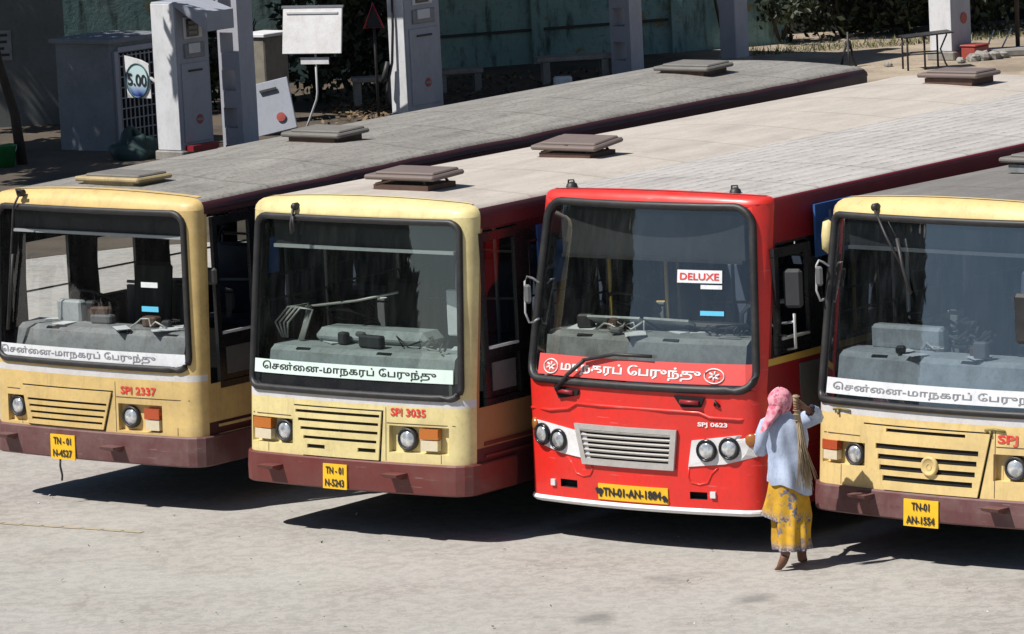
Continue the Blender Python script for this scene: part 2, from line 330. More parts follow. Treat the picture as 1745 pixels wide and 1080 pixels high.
def soil_mat():
    m, nt, b = mat('dusty_soil_lit_shaded')
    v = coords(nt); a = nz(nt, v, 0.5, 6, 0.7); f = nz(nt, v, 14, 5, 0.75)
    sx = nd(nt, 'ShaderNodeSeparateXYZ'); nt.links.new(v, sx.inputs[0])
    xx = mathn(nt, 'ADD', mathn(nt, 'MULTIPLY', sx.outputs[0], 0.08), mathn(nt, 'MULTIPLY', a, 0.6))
    sunlit_tan = mixc(nt, ramp(nt, a, 0.4, 0.62), (0.40, 0.33, 0.25), (0.24, 0.19, 0.14)); shaded_brown = mixc(nt, ramp(nt, a, 0.4, 0.62), (0.10, 0.078, 0.056), (0.045, 0.036, 0.028))
    col = mixc(nt, ramp(nt, xx, 0.52, 0.66), shaded_brown, sunlit_tan)  # oily soil painted darker for the shade at left, sunlit tan at right
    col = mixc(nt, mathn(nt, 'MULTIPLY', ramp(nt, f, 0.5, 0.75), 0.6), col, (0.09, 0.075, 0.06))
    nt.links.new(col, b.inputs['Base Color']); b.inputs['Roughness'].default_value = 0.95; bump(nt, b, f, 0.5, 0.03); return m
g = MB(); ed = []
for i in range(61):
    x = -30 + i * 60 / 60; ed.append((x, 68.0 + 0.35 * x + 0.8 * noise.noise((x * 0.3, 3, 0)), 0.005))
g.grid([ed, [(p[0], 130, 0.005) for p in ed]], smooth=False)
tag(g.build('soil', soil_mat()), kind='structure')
# faint painted line on the apron
g = MB(); a = Vector((-5.2, 46.25, 0.005)); b = Vector((-3.45, 45.17, 0.005)); d = (b - a).normalized(); q = Vector((-d.y, d.x, 0)) * 0.045
for i in range(9):
    p0 = a + (b - a) * (i / 9); p1 = a + (b - a) * ((i + 0.9) / 9); w0 = 0.6 + 0.4 * rnd.random()
    g.quad(p0 - q * w0, p1 - q * w0, p1 + q, p0 + q)
tag(g.build('painted_line', paint('worn_yellow_line', (0.40, 0.345, 0.23), 0.8, (0.31, 0.28, 0.25), 1.0, 9)), kind='structure')

# ---------------------------------------------------------------- buses
class Skin:
    """Outer surface of a bus front: t runs across the front and round both corners, z up; y grows towards the rear."""
    def __init__(s, **k):
        s.tp = 0.0; s.c = 0.0; s.__dict__.update(k); s.rx = s.hw - s.xc; s.arc = 1.57 * 0.5 * (s.rx + s.ry); s.T = s.xc + s.arc; s.ys = s.ry
    def prof(s, z):
        return float(np.interp(z, [s.zb, s.ZB, s.zr], [0, s.A, s.st]))
    def warp(s, t, z):
        k = 1 - s.kap * min(1, max(0, (z - s.ZB) / (s.zr - s.ZB)))
        a = abs(t)
        if a <= s.tw: r = a * k
        else: r = s.tw * k + (a - s.tw) * (s.T - s.tw * k) / (s.T - s.tw)
        return math.copysign(r, t)
    def plan(s, t):
        a = abs(t); sg = 1 if t >= 0 else -1
        if a <= s.xc: return t, s.bow * ((t / s.xc) ** 2 - 1), Vector((2 * s.bow * t / s.xc ** 2, -1, 0)).normalized()
        an = min(1.0, (a - s.xc) / s.arc) * math.pi / 2
        return sg * (s.xc + s.rx * math.sin(an)), s.ry * (1 - math.cos(an)), Vector((sg * math.sin(an) * s.ry, -math.cos(an) * s.rx, 0)).normalized()
    def kx(s, z): return 1 - s.tp * min(1, max(0, (z - s.ZB) / (s.zr - s.ZB)))
    def Q(s, t, z, off=0.0):
        x, y, n = s.plan(s.warp(t, z)); return Vector((x * s.kx(z), y + s.prof(z), z)) + n * off
    def P(s, t, z, off=0.0): return s.Q(t + s.c, z, off)
    def edge(s, z):  # y where the side begins at height z
        return s.ry + s.prof(z)

def breaks(vals, step):
    v = sorted(set(round(x, 4) for x in vals)); out = [v[0]]
    for a, b in zip(v, v[1:]):
        k = max(1, int(math.ceil((b - a) / step - 1e-6))); out += [a + (b - a) * (i + 1) / k for i in range(k)]
    return out
def holed_grid(mb, us, vs, holes, fn, mi, pocket=0):
    """Grid surface fn(u, v, depth) over breaks us x vs without the hole rectangles; a hole with depth gets walls and a back."""
    inside = lambda u, v: next((h for h in holes if h[0] < u < h[1] and h[2] < v < h[3]), None)
    idx = {}; pts = []; F = []; mm = []
    def V(i, j):
        if (i, j) not in idx: idx[(i, j)] = len(pts); pts.append(fn(us[i], vs[j], 0))
        return idx[(i, j)]
    for i in range(len(us) - 1):
        for j in range(len(vs) - 1):
            uc, vc = (us[i] + us[i + 1]) / 2, (vs[j] + vs[j + 1]) / 2
            if inside(uc, vc): continue
            F.append((V(i, j), V(i + 1, j), V(i + 1, j + 1), V(i, j + 1))); mm.append(mi(uc, vc))
    o = len(mb.v); mb.v += [tuple(p) for p in pts]
    for f, m in zip(F, mm): mb.f.append(tuple(o + i for i in f)); mb.m.append(m); mb.sm.append(True)
    for h in holes:
        if len(h) > 4 and h[4] > 0:
            hu = [u for u in us if h[0] - 1e-6 <= u <= h[1] + 1e-6]; hv = [v for v in vs if h[2] - 1e-6 <= v <= h[3] + 1e-6]; d = -h[4]; m = h[5] if len(h) > 5 else 0
            mb.grid([[fn(u, hv[0], 0) for u in hu], [fn(u, hv[0], d) for u in hu]], m, False)
            mb.grid([[fn(u, hv[-1], d) for u in hu], [fn(u, hv[-1], 0) for u in hu]], m, False)
            mb.grid([[fn(hu[0], v, d) for v in hv], [fn(hu[0], v, 0) for v in hv]], m, False)
            mb.grid([[fn(hu[-1], v, 0) for v in hv], [fn(hu[-1], v, d) for v in hv]], m, False)
            mb.grid([[fn(u, v, d) for u in hu] for v in hv], m, False)

def rrect(t0, t1, z0, z1, r, n=6):
    """Rounded rectangle outline in (t, z)."""
    out = []
    for cx, cz, a0 in ((t1 - r, z0 + r, -90), (t1 - r, z1 - r, 0), (t0 + r, z1 - r, 90), (t0 + r, z0 + r, 180)):
        for i in range(n + 1):
            a = math.radians(a0 + 90 * i / n); out.append((cx + r * math.cos(a), cz + r * math.sin(a)))
    return out
def densify(loop, step):
    out = []
    for a, b in zip(loop, loop[1:] + loop[:1]):
        L = math.hypot(b[0] - a[0], b[1] - a[1]); k = max(1, int(L / step))
        out += [(a[0] + (b[0] - a[0]) * i / k, a[1] + (b[1] - a[1]) * i / k) for i in range(k)]
    return out
def patch(mb, S, t0, t1, z0, z1, off, m=0, nt=6, nz_=1, edge=0.0, tz=None):
    """Sheet lying on the bus front; edge > 0 folds its rim back so that it has thickness."""
    ts = [t0 + (t1 - t0) * i / nt for i in range(nt + 1)]; zs = [z0 + (z1 - z0) * j / nz_ for j in range(nz_ + 1)]
    mb.grid([[S.P(t, z, off) for t in ts] for z in zs], m, False)
    if edge:
        rim = [(t, z0) for t in ts] + [(t1, z) for z in zs[1:]] + [(t, z1) for t in ts[::-1][1:]] + [(t0, z) for z in zs[::-1][1:]]
        mb.grid([[S.P(t, z, off - edge) for t, z in rim], [S.P(t, z, off) for t, z in rim]], m, False)
def poly_plate(mb, S, pts, off, thick, m=0):
    """Convex plate given by (t, z) corners, lying off the bus front."""
    loop = densify(pts, 0.12); c = (sum(p[0] for p in loop) / len(loop), sum(p[1] for p in loop) / len(loop)); n = len(loop)
    rows = [[S.P(c[0] + (t - c[0]) * k, c[1] + (z - c[1]) * k, off) for t, z in loop] for k in (1.0, 0.66, 0.33, 0.02)]
    mb.grid(rows, m, False, closed=True)
    mb.grid([[S.P(t, z, off - thick) for t, z in loop], rows[0]], m, False, closed=True)

def headlight(S, t, z, r, par, off=0.0, rim='black'):
    x = S.P(t, z, off); nrm = (S.plan(t)[2] + Vector((0, 0, 0.03))).normalized()
    k = MB(); k.lathe([(r * 1.28, -0.03), (r * 1.28, 0.012), (r * 1.12, 0.03), (r * 0.98, 0.018), (r * 0.98, -0.01)], x, nrm, 20)
    o = k.build('headlight', M[rim], par)
    k = MB(); k.lathe([(r, 0.0), (r * 0.93, 0.014), (r * 0.7, 0.026), (r * 0.4, 0.033), (r * 0.12, 0.036), (0.0005, 0.036)], x, nrm, 20); k.build('lens', M['lens'], o)
    return o

def make_bus(B):
    S = Skin(**B['skin']); zb, zr, L = S.zb, S.zr, B['L']
    ca, sa = math.cos(R(B['a'])), math.sin(R(B['a']))
    bus = thing('bus', B['label'], 'bus', (B['x'] - S.c * ca, B['y'] + S.c * sa, 0), -R(B['a']), 'buses parked side by side in the yard')
    hw = S.hw; T = S.T; zf = B['bum_top']; r_ = B.get('brow_r', 0.10); ztop = zr - r_
    wz0, wz1, tw = B['ws'][0], B['ws'][1], S.tw
    # --- front panel with windscreen opening and lamp pockets
    holes = [(-tw, tw, wz0, wz1)] + [(h[0] + S.c, h[1] + S.c) + tuple(h[2:]) for h in B.get('pockets', [])]
    us = breaks([-T, T, -S.xc, S.xc] + [x for h in holes for x in h[:2]], 0.07)
    vs = breaks([zf - 0.03, ztop, S.ZB] + [z for h in holes for z in h[2:4]] + list(B['bands']), 0.09)
    body_mats = [M[x] for x in B['front_mats']]
    fp = MB(); holed_grid(fp, us, vs, holes, lambda u, v, d: S.Q(u, v, d), B['front_mi'])
    rc = B['ws_r']; ring = rrect(-tw, tw, wz0, wz1, rc)                     # rounded corners of the opening
    for k, c in enumerate(((tw, wz0), (tw, wz1), (-tw, wz1), (-tw, wz0))):
        arc = ring[k * 7:(k + 1) * 7]
        for p, q in zip(arc, arc[1:]): fp.add([S.Q(*c), S.Q(*p), S.Q(*q)], [(0, 1, 2)], B['front_mi'](*c))
    fp.build('front_panel', body_mats, bus)
    # --- windscreen
    w = MB(); gt = [-tw + 2 * tw * i / 24 for i in range(25)]
    w.grid([[S.Q(t, wz0 + (wz1 - wz0) * j / 12, -0.012) for t in gt] for j in range(13)])
    ws = w.build('windscreen', M[B['glass']], bus)
    k = MB(); loop = densify(ring, 0.09); gw = B.get('gasket', 0.032)
    k.tube([S.Q(t, z, 0.002) for t, z in loop], gw, 8, closed=True); k.build('gasket', M['black'], ws)
    if B.get('lower_black'):
        k = MB(); patch(k, S, -tw + 0.03 - S.c, tw - 0.03 - S.c, wz0 + 0.01, B['banner'][2], -0.009, nt=20); k.build('black_border', M['blackgloss'], ws)
    # --- brow + roof
    fr = [-T + 2 * T * i / 28 for i in range(29)]; n = len(fr)
    pf = [S.plan(t) for t in fr]; yst = S.prof(ztop); msd = 24
    rows = []; hw0 = hw; hw = hw * S.kx(ztop); pf = [(p[0] * S.kx(ztop), p[1], p[2]) for p in pf]
    for j in range(5):
        a = j / 4 * math.pi / 2; ins = r_ * (1 - math.cos(a)); up = r_ * math.sin(a)
        row = []; dy = (S.st - yst) * math.sin(a)
        front = [Vector((p[0] - p[2].x * ins, p[1] + yst + dy - p[2].y * ins * 1.6, ztop + up + B['camber'] * math.sin(a) * (1 - (p[0] / hw) ** 2))) for p in pf]
        ye = front[-1].y; yr = L - ins
        right = [Vector((hw - ins, ye + (yr - ye) * (i + 1) / (msd + 1), ztop + up + B.get('rise', 0) * (i + 1) / (msd + 1) + B.get('arch', 0) * math.sin(math.pi * (i + 1) / (msd + 1)) + B.get('sag', 0) * 0.018 * noise.noise((i * 0.55, 1.7 + hw, 0)))) for i in range(msd)]
        rear = [Vector((p.x, yr, B.get('rise', 0) + ztop + up + B['camber'] * math.sin(a) * (1 - (p.x / hw) ** 2))) for p in front[::-1]]
        left = [Vector((-hw + ins, yr + (ye - yr) * (i + 1) / (msd + 1), ztop + up + B.get('rise', 0) * (1 - (i + 1) / (msd + 1)) + B.get('arch', 0) * math.sin(math.pi * (i + 1) / (msd + 1)))) for i in range(msd)]
        rows.append(front + right + rear + left)
    rf = MB(); N = len(rows[0])
    for j in range(4):
        for i in range(N):
            i2 = (i + 1) % N
            mi = (1 if i < n - 1 else 2) if j < B.get('brow_rows', 4) else 0
            if i >= n - 1 and j >= (2 if i < n + msd else 1): mi = 0
            rf.add([rows[j][i], rows[j][i2], rows[j + 1][i2], rows[j + 1][i]], [(0, 1, 2, 3)], mi, True)
    top = rows[4]; cap = [top[:n]]
    for i in range(msd):
        a, b = top[n + msd + n + (msd - 1 - i)], top[n + i]; y = (a.y + b.y) / 2
        f = (i + 1) / (msd + 1)
        xe = top[n - 1].x; bell = lambda x: max(0.0, 1 - (x / xe) ** 2)
        ye_ = lambda p: (b.y if p.x >= xe - 1e-6 else a.y if p.x <= -xe + 1e-6 else p.y + (L - r_ - p.y) * f)
        cap.append([Vector((p.x, ye_(p), (a.z + (b.z - a.z) * (p.x + xe) / (2 * xe)) + B['camber'] * bell(p.x) + B.get('sag', 0) * 0.05 * bell(p.x) * noise.noise((p.x * 1.1, i * 0.6, 4.0 + hw)))) for p in top[:n]])
    cap.append(top[n + msd:n + msd + n][::-1]); rf.grid(cap, 0)
    brow = 0.14
    roof = recalc(rf.build('roof', [M[x] for x in B['roof_mats']], bus))
    # strip of brow paint lapping onto the roof front
    k = MB(); rows2 = []
    for f in (0.0, 0.3, 0.6, 1.0):
        rows2.append([Vector((p.x, p.y + f * B['lap'] * (1 - 0.25 * (p.x / hw) ** 2), p.z + 0.006)) for p in top[1:n - 1]])
    k.grid(rows2, 0, True); k.build('roof_edge', M[B['front_mats'][0]], roof)
    hw = hw0
    # --- side panels
    for sgn, nm in ((1, 'side_panel'), (-1, 'side_panel')):
        wins = B['wins_near'] if sgn == 1 else B['wins_far']
        us = breaks([0.0, 0.25, 0.6, L] + [x for h in wins for x in h[:2]], 0.5); vs = breaks([zb, ztop] + [z for h in wins for z in h[2:4]] + list(B['side_bands']), 0.3)
        def sf(u, v, d, sgn=sgn):
            e = S.edge(v); fade = max(0.0, 1 - u / 0.7); base = S.ry + 0.18
            y = (e - base) * fade + base + u if u > 0 else e
            return Vector((sgn * (hw * S.kx(v) + d), min(y, L), v))
        k = MB(); holed_grid(k, us, vs, wins, sf, B['side_mi']); side = k.build(nm, [M[x] for x in B['side_mats']], bus)
        for h in wins:
            if sgn == 1 and h is wins[0]: continue
            f = MB(); y0, y1 = h[0], h[1]; 
            P = [sf(y0, h[2], 0), sf(y1, h[2], 0), sf(y1, h[3], 0), sf(y0, h[3], 0)]
            f.tube(P, 0.022, 4, closed=True, smooth=False)
            zm = h[2] + (h[3] - h[2]) * 0.45
            f.tube([sf(y0, zm, 0), sf(y1, zm, 0)], 0.012, 4, smooth=False)
            wf = f.build('window_frame', M['blackgloss'], side)
            if B.get('curtain') and sgn == 1:
                gq = MB(); gq.quad(sf(y0, zm, -0.02), sf(y1, zm, -0.02), sf(y1, h[3], -0.02), sf(y0, h[3], -0.02)); gq.build('pane', M['sideglass'], wf)
        bt = MB()
        if B.get('rise'): bt.add([(sgn * (hw - 0.012), 0.6, ztop - 0.1), (sgn * (hw - 0.012), L, ztop - 0.1), (sgn * (hw - 0.012), L, ztop + B['rise'] + 0.03), (sgn * (hw - 0.012), 0.6, ztop + 0.01)], [(0, 1, 2, 3)], 1)
        for zz, hh in B['belt']: bt.box((sgn * (hw * S.kx(zz) + 0.008), (S.ry + 0.14 + L) / 2, zz), (0.016, L - S.ry - 0.14, hh))
        bt.build('belt_moulding', [M[B['belt_mat']], M['maroon_dk']], side)
    # --- rear
    k = MB(); holed_grid(k, [-hw, -0.9, 0, 0.9, hw], [zb, 1.5, 1.75, 2.6, ztop], [(-0.9, 0.9, 1.75, 2.6)], lambda u, v, d: Vector((u, L, v)), lambda u, v: B['side_mi'](3, v))
    rear = k.build('rear_panel', [M[x] for x in B['side_mats']], bus)
    k = MB(); k.quad((-0.9, L - 0.01, 1.75), (0.9, L - 0.01, 1.75), (0.9, L - 0.01, 2.6), (-0.9, L - 0.01, 2.6)); k.build('rear_window', M['sideglass'], rear)
    # --- underframe and wheels
    k = MB(); k.box((0, L / 2 + 0.15, zb + 0.12), (2 * hw - 0.12, L - 0.5, 0.2)); k.box((-0.1, 2.6, zb - 0.03), (0.8, 1.2, 0.22)); k.box((0, 5.5, zb - 0.02), (0.3, 6.0, 0.16))
    k.build('chassis', M['void'], bus)
    for sx in (-1, 1):
        for yy, inner in ((2.35, 0), (7.3, 1)):
            k = MB(); c = (sx * (hw - 0.17), yy, 0.49)
            k.lathe([(0.29, -0.13), (0.44, -0.14), (0.485, -0.10), (0.49, 0), (0.485, 0.10), (0.44, 0.14), (0.29, 0.13)], c, (sx, 0, 0), 28)
            wh = k.build('wheel', M['tyre'], bus)
            k = MB(); k.lathe([(0.295, 0.125), (0.27, 0.07), (0.16, 0.05), (0.10, 0.11), (0.0005, 0.12)], c, (sx, 0, 0), 20); k.build('rim', M['silver'], wh)
    # --- interior
    k = MB(); k.box((0, L / 2 + 0.3, 0.86), (2 * hw - 0.1, L - 1.0, 0.05)); k.build('interior_floor', M['interior_dk'], bus)
    dz = B['dash_z']
    k = MB()
    dpts = [S.Q(t, wz0, -0.06) for t in gt[1:-1]]
    for lev in ((wz0 - 0.03, 0.0, 0), (wz0 + 0.05, 0.03, 0), (dz - 0.04, 0.10, 0), (dz, 0.16, 1), (dz + 0.015, 0.40, 1), (dz - 0.02, 0.62, 1), (dz - 0.4, 0.66, 1)):
        k.grid([[Vector((p.x * 0.97, p.y + lev[1], lev[0])) for p in dpts]], 0) if False else None
    levs = ((wz0 - 0.03, 0.0), (wz0 + 0.05, 0.03), (dz - 0.04, 0.09), (dz, 0.15), (dz + 0.015, 0.38), (dz - 0.02, 0.58), (dz - 0.4, 0.62))
    k.grid([[Vector((p.x * 0.97, p.y + dy, z)) for p in dpts] for z, dy in levs], 0, False)
    dash = k.build('dashboard', M[B['dash_mat']], bus)
    return bus, S, dash

def interior(bus, S, B):
    """Seats, driver's place, rails and the destination box behind the windscreen."""
    L = B['L']; wz1 = B['ws'][1]; hw = S.hw; pole = M[B['pole']]
    y0 = S.prof(2.3) + 0.1
    k = MB(); zb_ = B['box_z']; yy = S.prof(zb_) + 0.07
    bw = 2 * (S.tw * (1 - S.kap) * S.kx(2.8) - 0.10); k.box((0, yy + 0.19, (zb_ + wz1) / 2 + 0.03), (bw, 0.26, wz1 - zb_ + 0.04)); db = k.build('destination_box', M['interior_dk'], bus)
    k = MB(); k.box((0, yy + 0.04, zb_ - 0.002), (bw - 0.02, 0.03, 0.03)); k.build('box_rail', M[B['rail_mat']], db)
    # steering wheel and column (driver on the bus's right-hand side)
    sx = -0.62; k = MB(); c = Vector((sx, y0 + 0.62, B['dash_z'] + 0.16)); ax = Vector((0, 0.5, 0.85)).normalized()
    a = ax.orthogonal().normalized(); b = ax.cross(a)
    k.tube([c + (a * math.cos(t) + b * math.sin(t)) * 0.24 for t in [2 * math.pi * i / 24 for i in range(24)]], 0.016, 6, closed=True)
    for t in (0.3, 2.4, 4.5): k.tube([c - ax * 0.02, c + (a * math.cos(t) + b * math.sin(t)) * 0.24], 0.011, 5)
    k.tube([c, c - ax * 0.5], 0.03, 6); k.build('steering_wheel', M['seat_dk'], bus)
    k = MB(); k.box((sx, y0 + 1.15, 1.38), (0.5, 0.5, 0.12), bev=0.04); k.box((sx, y0 + 1.42, 1.75), (0.48, 0.1, 0.66), bev=0.04, rx=-0.12); k.box((sx, y0 + 1.15, 1.1), (0.3, 0.3, 0.46)); k.build('driver_seat', M[B['dseat']], bus)
    k = MB(); k.box((0.05, y0 + 0.95, 1.15), (0.75, 1.0, 0.55), bev=0.08); k.build('engine_cover', M['interior'], bus)
    # partition behind the driver
    k = MB(); k.box((-0.68, y0 + 1.62, 1.36), (0.9, 0.04, 0.9)); k.tube([(-0.23, y0 + 1.62, 0.9), (-0.23, y0 + 1.62, 2.8)], 0.018, 6); k.tube([(-1.13, y0 + 1.62, 1.84), (-0.23, y0 + 1.62, 1.84)], 0.018, 6); k.build('partition', M['interior'], bus)
    st = MB(); st.box((0, 0, 0.43), (0.92, 0.44, 0.10), bev=0.04); st.box((0, 0.24, 0.82), (0.92, 0.09, 0.72), bev=0.04, rx=-0.14); st.box((0, 0.02, 0.2), (0.5, 0.06, 0.4))
    st.tube([(-0.4, 0.29, 1.15), (-0.4, 0.32, 1.26), (0.4, 0.32, 1.26), (0.4, 0.29, 1.15)], 0.014, 5, 1)
    first = None
    for i in range(6):
        for xx in (-0.72, 0.72):
            if i == 0 and xx > 0: continue
            if first is None: first = st.build('passenger_seat', [M['seat'], M['pole_g']], bus); o = first
            else: o = first.copy(); COL.objects.link(o); o.parent = bus
            o.location = (xx, 2.9 + i * 1.05, 0.88)
    for px, py in B['poles']:
        k = MB(); k.tube([(px, py, 0.9), (px, py, 2.85)], 0.019, 6); k.build('handrail_pole', pole, bus)
    k = MB()
    for sx_ in (-0.42, 0.42): k.tube([(sx_, 1.6, 2.55), (sx_, L - 1, 2.55)], 0.016, 5)
    k.tube([(-1.1, 1.9, 1.85), (0.2, 2.3, 1.85)], 0.014, 5); k.build('ceiling_rail', pole, bus)

def clutter(bus, S, dash, B, n, seed):
    r = random.Random(seed); dz = B['dash_z'] + 0.012
    for i in range(n):
        t = r.uniform(-0.95, 0.95); p = S.P(t, S.ZB, -0.06) + Vector((0, r.uniform(0.14, 0.42), 0)); k = MB(); q = r.random()
        if q < 0.35: k.box((p.x, p.y, dz + 0.004), (r.uniform(0.12, 0.3), r.uniform(0.08, 0.2), 0.006), rz=r.uniform(-1, 1), rx=r.uniform(-0.12, 0.12)); nm, m_ = 'paper_sheet', 'banner'
        elif q < 0.65: h = r.uniform(0.05, 0.16); k.box((p.x, p.y, dz + h / 2), (r.uniform(0.07, 0.28), r.uniform(0.05, 0.12), h), rz=r.uniform(-0.6, 0.6), bev=0.015); nm, m_ = 'dash_box', r.choice(('black', 'interior', 'interior_dk', 'rust'))
        else:
            pts = [Vector((p.x, p.y, dz + 0.015))]
            for j in range(6): pts.append(pts[-1] + Vector((r.uniform(-0.11, 0.13), r.uniform(-0.03, 0.03), 0)))
            for j in range(1, 6): pts[j].z += r.uniform(0, 0.09)
            k.tube(pts, 0.009, 5); nm, m_ = 'loose_cable', r.choice(('black', 'black', 'silver'))
        k.build(nm, M[m_], dash)
    # switch panel and vents along the front edge
    k = MB()
    for t in (-0.7, 0.25):
        p = S.P(t, S.ZB, -0.06); k.box((p.x, p.y + 0.12, dz - 0.03), (0.16, 0.03, 0.012), rx=0.5)
    k.build('vent_slots', M['void'], dash)

def bumper_part(bus, S, z0, z1, off, m, wrap=0.55, top=0.05):
    k = MB(); T = S.T; ts = [-T + 2 * T * i / 40 for i in range(41)]
    def row(z, o):
        pts = [S.Q(t, z, o) for t in ts]; e = S.edge(z)
        return [Vector((-(S.hw + o), e + wrap, z))] + pts + [Vector((S.hw + o, e + wrap, z))]
    zs = ((z1, -0.03), (z1 + 0.0, off - 0.012), (z1 - 0.012, off), ((z0 + z1) / 2, off + 0.004), (z0 + 0.015, off - 0.003), (z0, off - 0.02), (z0, -0.06))
    k.grid([row(z, o) for z, o in zs], 0, False); return recalc(k.build('bumper', m, bus))

def plate(bus, S, t0, t1, z0, z1, off, lines, parent_mat='plate', bold=0.03, skew=0):
    k = MB(); patch(k, S, t0, t1, z0, z1, off, nt=4, edge=0.012); p = k.build('number_plate', M[parent_mat], bus)
    H = (z1 - z0) / len(lines); W = t1 - t0
    for i, (s, wf) in enumerate(lines):
        k = MB()
        zc0 = z1 - H * (i + 1) + H * 0.2; ta = (t0 + t1) / 2 - W * wf / 2
        put_text(k, s, lambda a, b: S.P(ta + a * W * wf, zc0 + b * H * 0.6, off + 0.006), bold); k.build('lettering', M['ink'], p)

def lettering(parent, S, body, t0, t1, z0, z1, off, m, bold, name='lettering', slope=0.0):
    k = MB(); put_text(k, body, lambda a, b: S.P(t0 + a * (t1 - t0), z0 + b * (z1 - z0) + slope * a, off), bold); return k.build(name, m, parent)

def hatch(bus, x, y, z, w, d, h, lid_m, base_m, tilt=0.0, lift=0.10, rz=0.0, top_m=None):
    k = MB(); k.box((x, y, z + h / 2), (w * 0.78, d * 0.86, h), rz=rz)
    o = k.build('roof_hatch', M[base_m], bus)
    k = MB(); k.box((x, y, z + h + lift), (w, d, 0.045), rz=rz, rx=tilt, bev=0.015); k.build('lid', M[lid_m], o); k = MB(); k.box((x + 0.02, y + 0.02, z + h + lift + 0.03), (w * 0.84, d * 0.8, 0.03), rz=rz, rx=tilt, bev=0.012); k.build('lid_panel', M[top_m or lid_m], o)
    if lift > 0.05:
        k = MB()
        for sx in (-1, 1):
            for sy in (-1, 1): k.tube([(x + sx * w * 0.34, y + sy * d * 0.36, z + h * 0.4), (x + sx * w * 0.26, y + sy * d * 0.3, z + h + lift)], 0.014, 5)
        k.tube([(x - w * 0.36, y - d * 0.42, z + h), (x + w * 0.05, y - d * 0.42, z + h + lift)], 0.014, 5); k.build('hinge', M['rust'], o)
    return o

def wiper(bus, path, blade, base, S, r=0.012):
    k = MB(); k.tube([S.P(*p) for p in path], r, 6); k.lathe([(0.035, -0.02), (0.035, 0.03), (0.02, 0.05), (0.001, 0.05)], S.P(*base), (0, -1, 0), 10)
    o = k.build('wiper', M['black'], bus)
    k = MB(); k.tube([S.P(*p) for p in blade], 0.017, 5); k.build('wiper_blade', M['black'], o); return o

TAMIL_FULL = 'ெசன்ைன-மாநகரப் ேபருந்து'
TAMIL_SHORT = 'மாநகரப் ேபருந்து'

def yellow_front(bus, S, B, dash):
    """Lower face shared by the three yellow buses: bumper, grille, lamps, numbers and banner."""
    zb = S.zb; bt = B['bum_top']
    bm = bumper_part(bus, S, zb, bt, 0.035, M[B['bumper_mat']])
    for t, z in B['hooks']:
        k = MB(); p = S.P(t, z, 0.03)
        k.add([p + Vector((-0.10, 0, 0.035)), p + Vector((0.10, 0, 0.035)), p + Vector((0.10, -0.16, 0.04)), p + Vector((-0.09, -0.15, 0.04)), p + Vector((-0.05, 0, -0.03)), p + Vector((0.05, 0, -0.03)), p + Vector((0.09, -0.15, 0.015)), p + Vector((-0.08, -0.14, 0.015))],
              [(0, 1, 2, 3), (7, 6, 5, 4), (3, 2, 6, 7), (0, 3, 7, 4), (1, 5, 6, 2), (0, 4, 5, 1)])
        k.build('bumper_step', M[B['bumper_mat']], bm)
    # grille: trapezoid panel with slots over a dark backing
    (a0, b0, z0), (a1, b1, z1) = B['grille']               # bottom left/right/z, top left/right/z
    le = lambda z: a0 + (a1 - a0) * (z - z0) / (z1 - z0); re_ = lambda z: b0 + (b1 - b0) * (z - z0) / (z1 - z0)
    k = MB(); poly_plate(k, S, [(a0 - 0.012, z0 - 0.012), (b0 + 0.012, z0 - 0.012), (b1 + 0.012, z1 + 0.012), (a1 - 0.012, z1 + 0.012)], 0.002, 0.002, 1)
    zc = sorted(set([z0, z1] + [q for s in B['slots'] for q in s[2:4]]))
    def strip(fa, fb, za, zb2, off=0.02):
        N = 6
        r = lambda z, o: [S.P(fa(z) + (fb(z) - fa(z)) * i / N, z, o) for i in range(N + 1)]
        k.grid([r(za, 0.004), r(za, off), r(zb2, off), r(zb2, 0.004)], 0, False)
        for f in (fa, fb): k.quad(S.P(f(za), za, 0.004), S.P(f(zb2), zb2, 0.004), S.P(f(zb2), zb2, off), S.P(f(za), za, off))
    for za, zb2 in zip(zc, zc[1:]):
        zm = (za + zb2) / 2; sl_ = sorted([s for s in B['slots'] if s[2] - 1e-5 <= za and zb2 <= s[3] + 1e-5])
        cur = le
        for s in sl_:
            strip(cur, (lambda z, s=s: s[0]), za, zb2); cur = (lambda z, s=s: s[1])
        strip(cur, re_, za, zb2)
    gr = k.build('grille', [M[B['front_mats'][0]], M['void']], bus)
    for lamp in B['lamps']:
        headlight(S, lamp[0], lamp[1], 0.082, bus, -0.035)
    for t0, t1, z0_, z1_ in B['turns']:
        zm = z0_ + (z1_ - z0_) * 0.52
        k = MB(); patch(k, S, t0, t1, zm, z1_, 0.02, nt=2, edge=0.07); o = k.build('turn_signal', M[B['amber']], bus)
        k = MB(); patch(k, S, t0 + 0.01, t1 - 0.005, z0_, zm - 0.008, 0.014, nt=2, edge=0.06); k.build('position_lens', M['clearlens'], o)
    plate(bm, S, *B['plate'], 0.052, B['plate_txt'])
    lettering(bus, S, B['fleet'], *B['fleet_pos'], 0.006, M['ink_red'], 0.03, 'fleet_number')
    k = MB()
    for t0, t1, z in ((b1 + 0.05, 1.12, 1.06), (-1.2, a1 - 0.05, 1.06)):
        patch(k, S, t0, t1, z - 0.004, z + 0.004, 0.002, nt=6)
    for t in (b1 + 0.04, -1.0, 0.98): patch(k, S, t - 0.003, t + 0.003, bt + 0.01, 1.2 if t > b1 and t < 0.9 else 0.80, 0.002, nt=1)
    k.build('panel_seam', M['rust'], bus)
    b0_, b1_, bz0, bz1 = B['banner']
    k = MB(); patch(k, S, b0_, b1_, bz0, bz1, 0.001, nt=24); bn = k.build('banner', M[B['banner_mat']], bus)
    lettering(bn, S, TAMIL_FULL, *B['banner_txt'], 0.005, M[B['banner_ink']], 0.012, slope=B.get('txt_slope', 0))

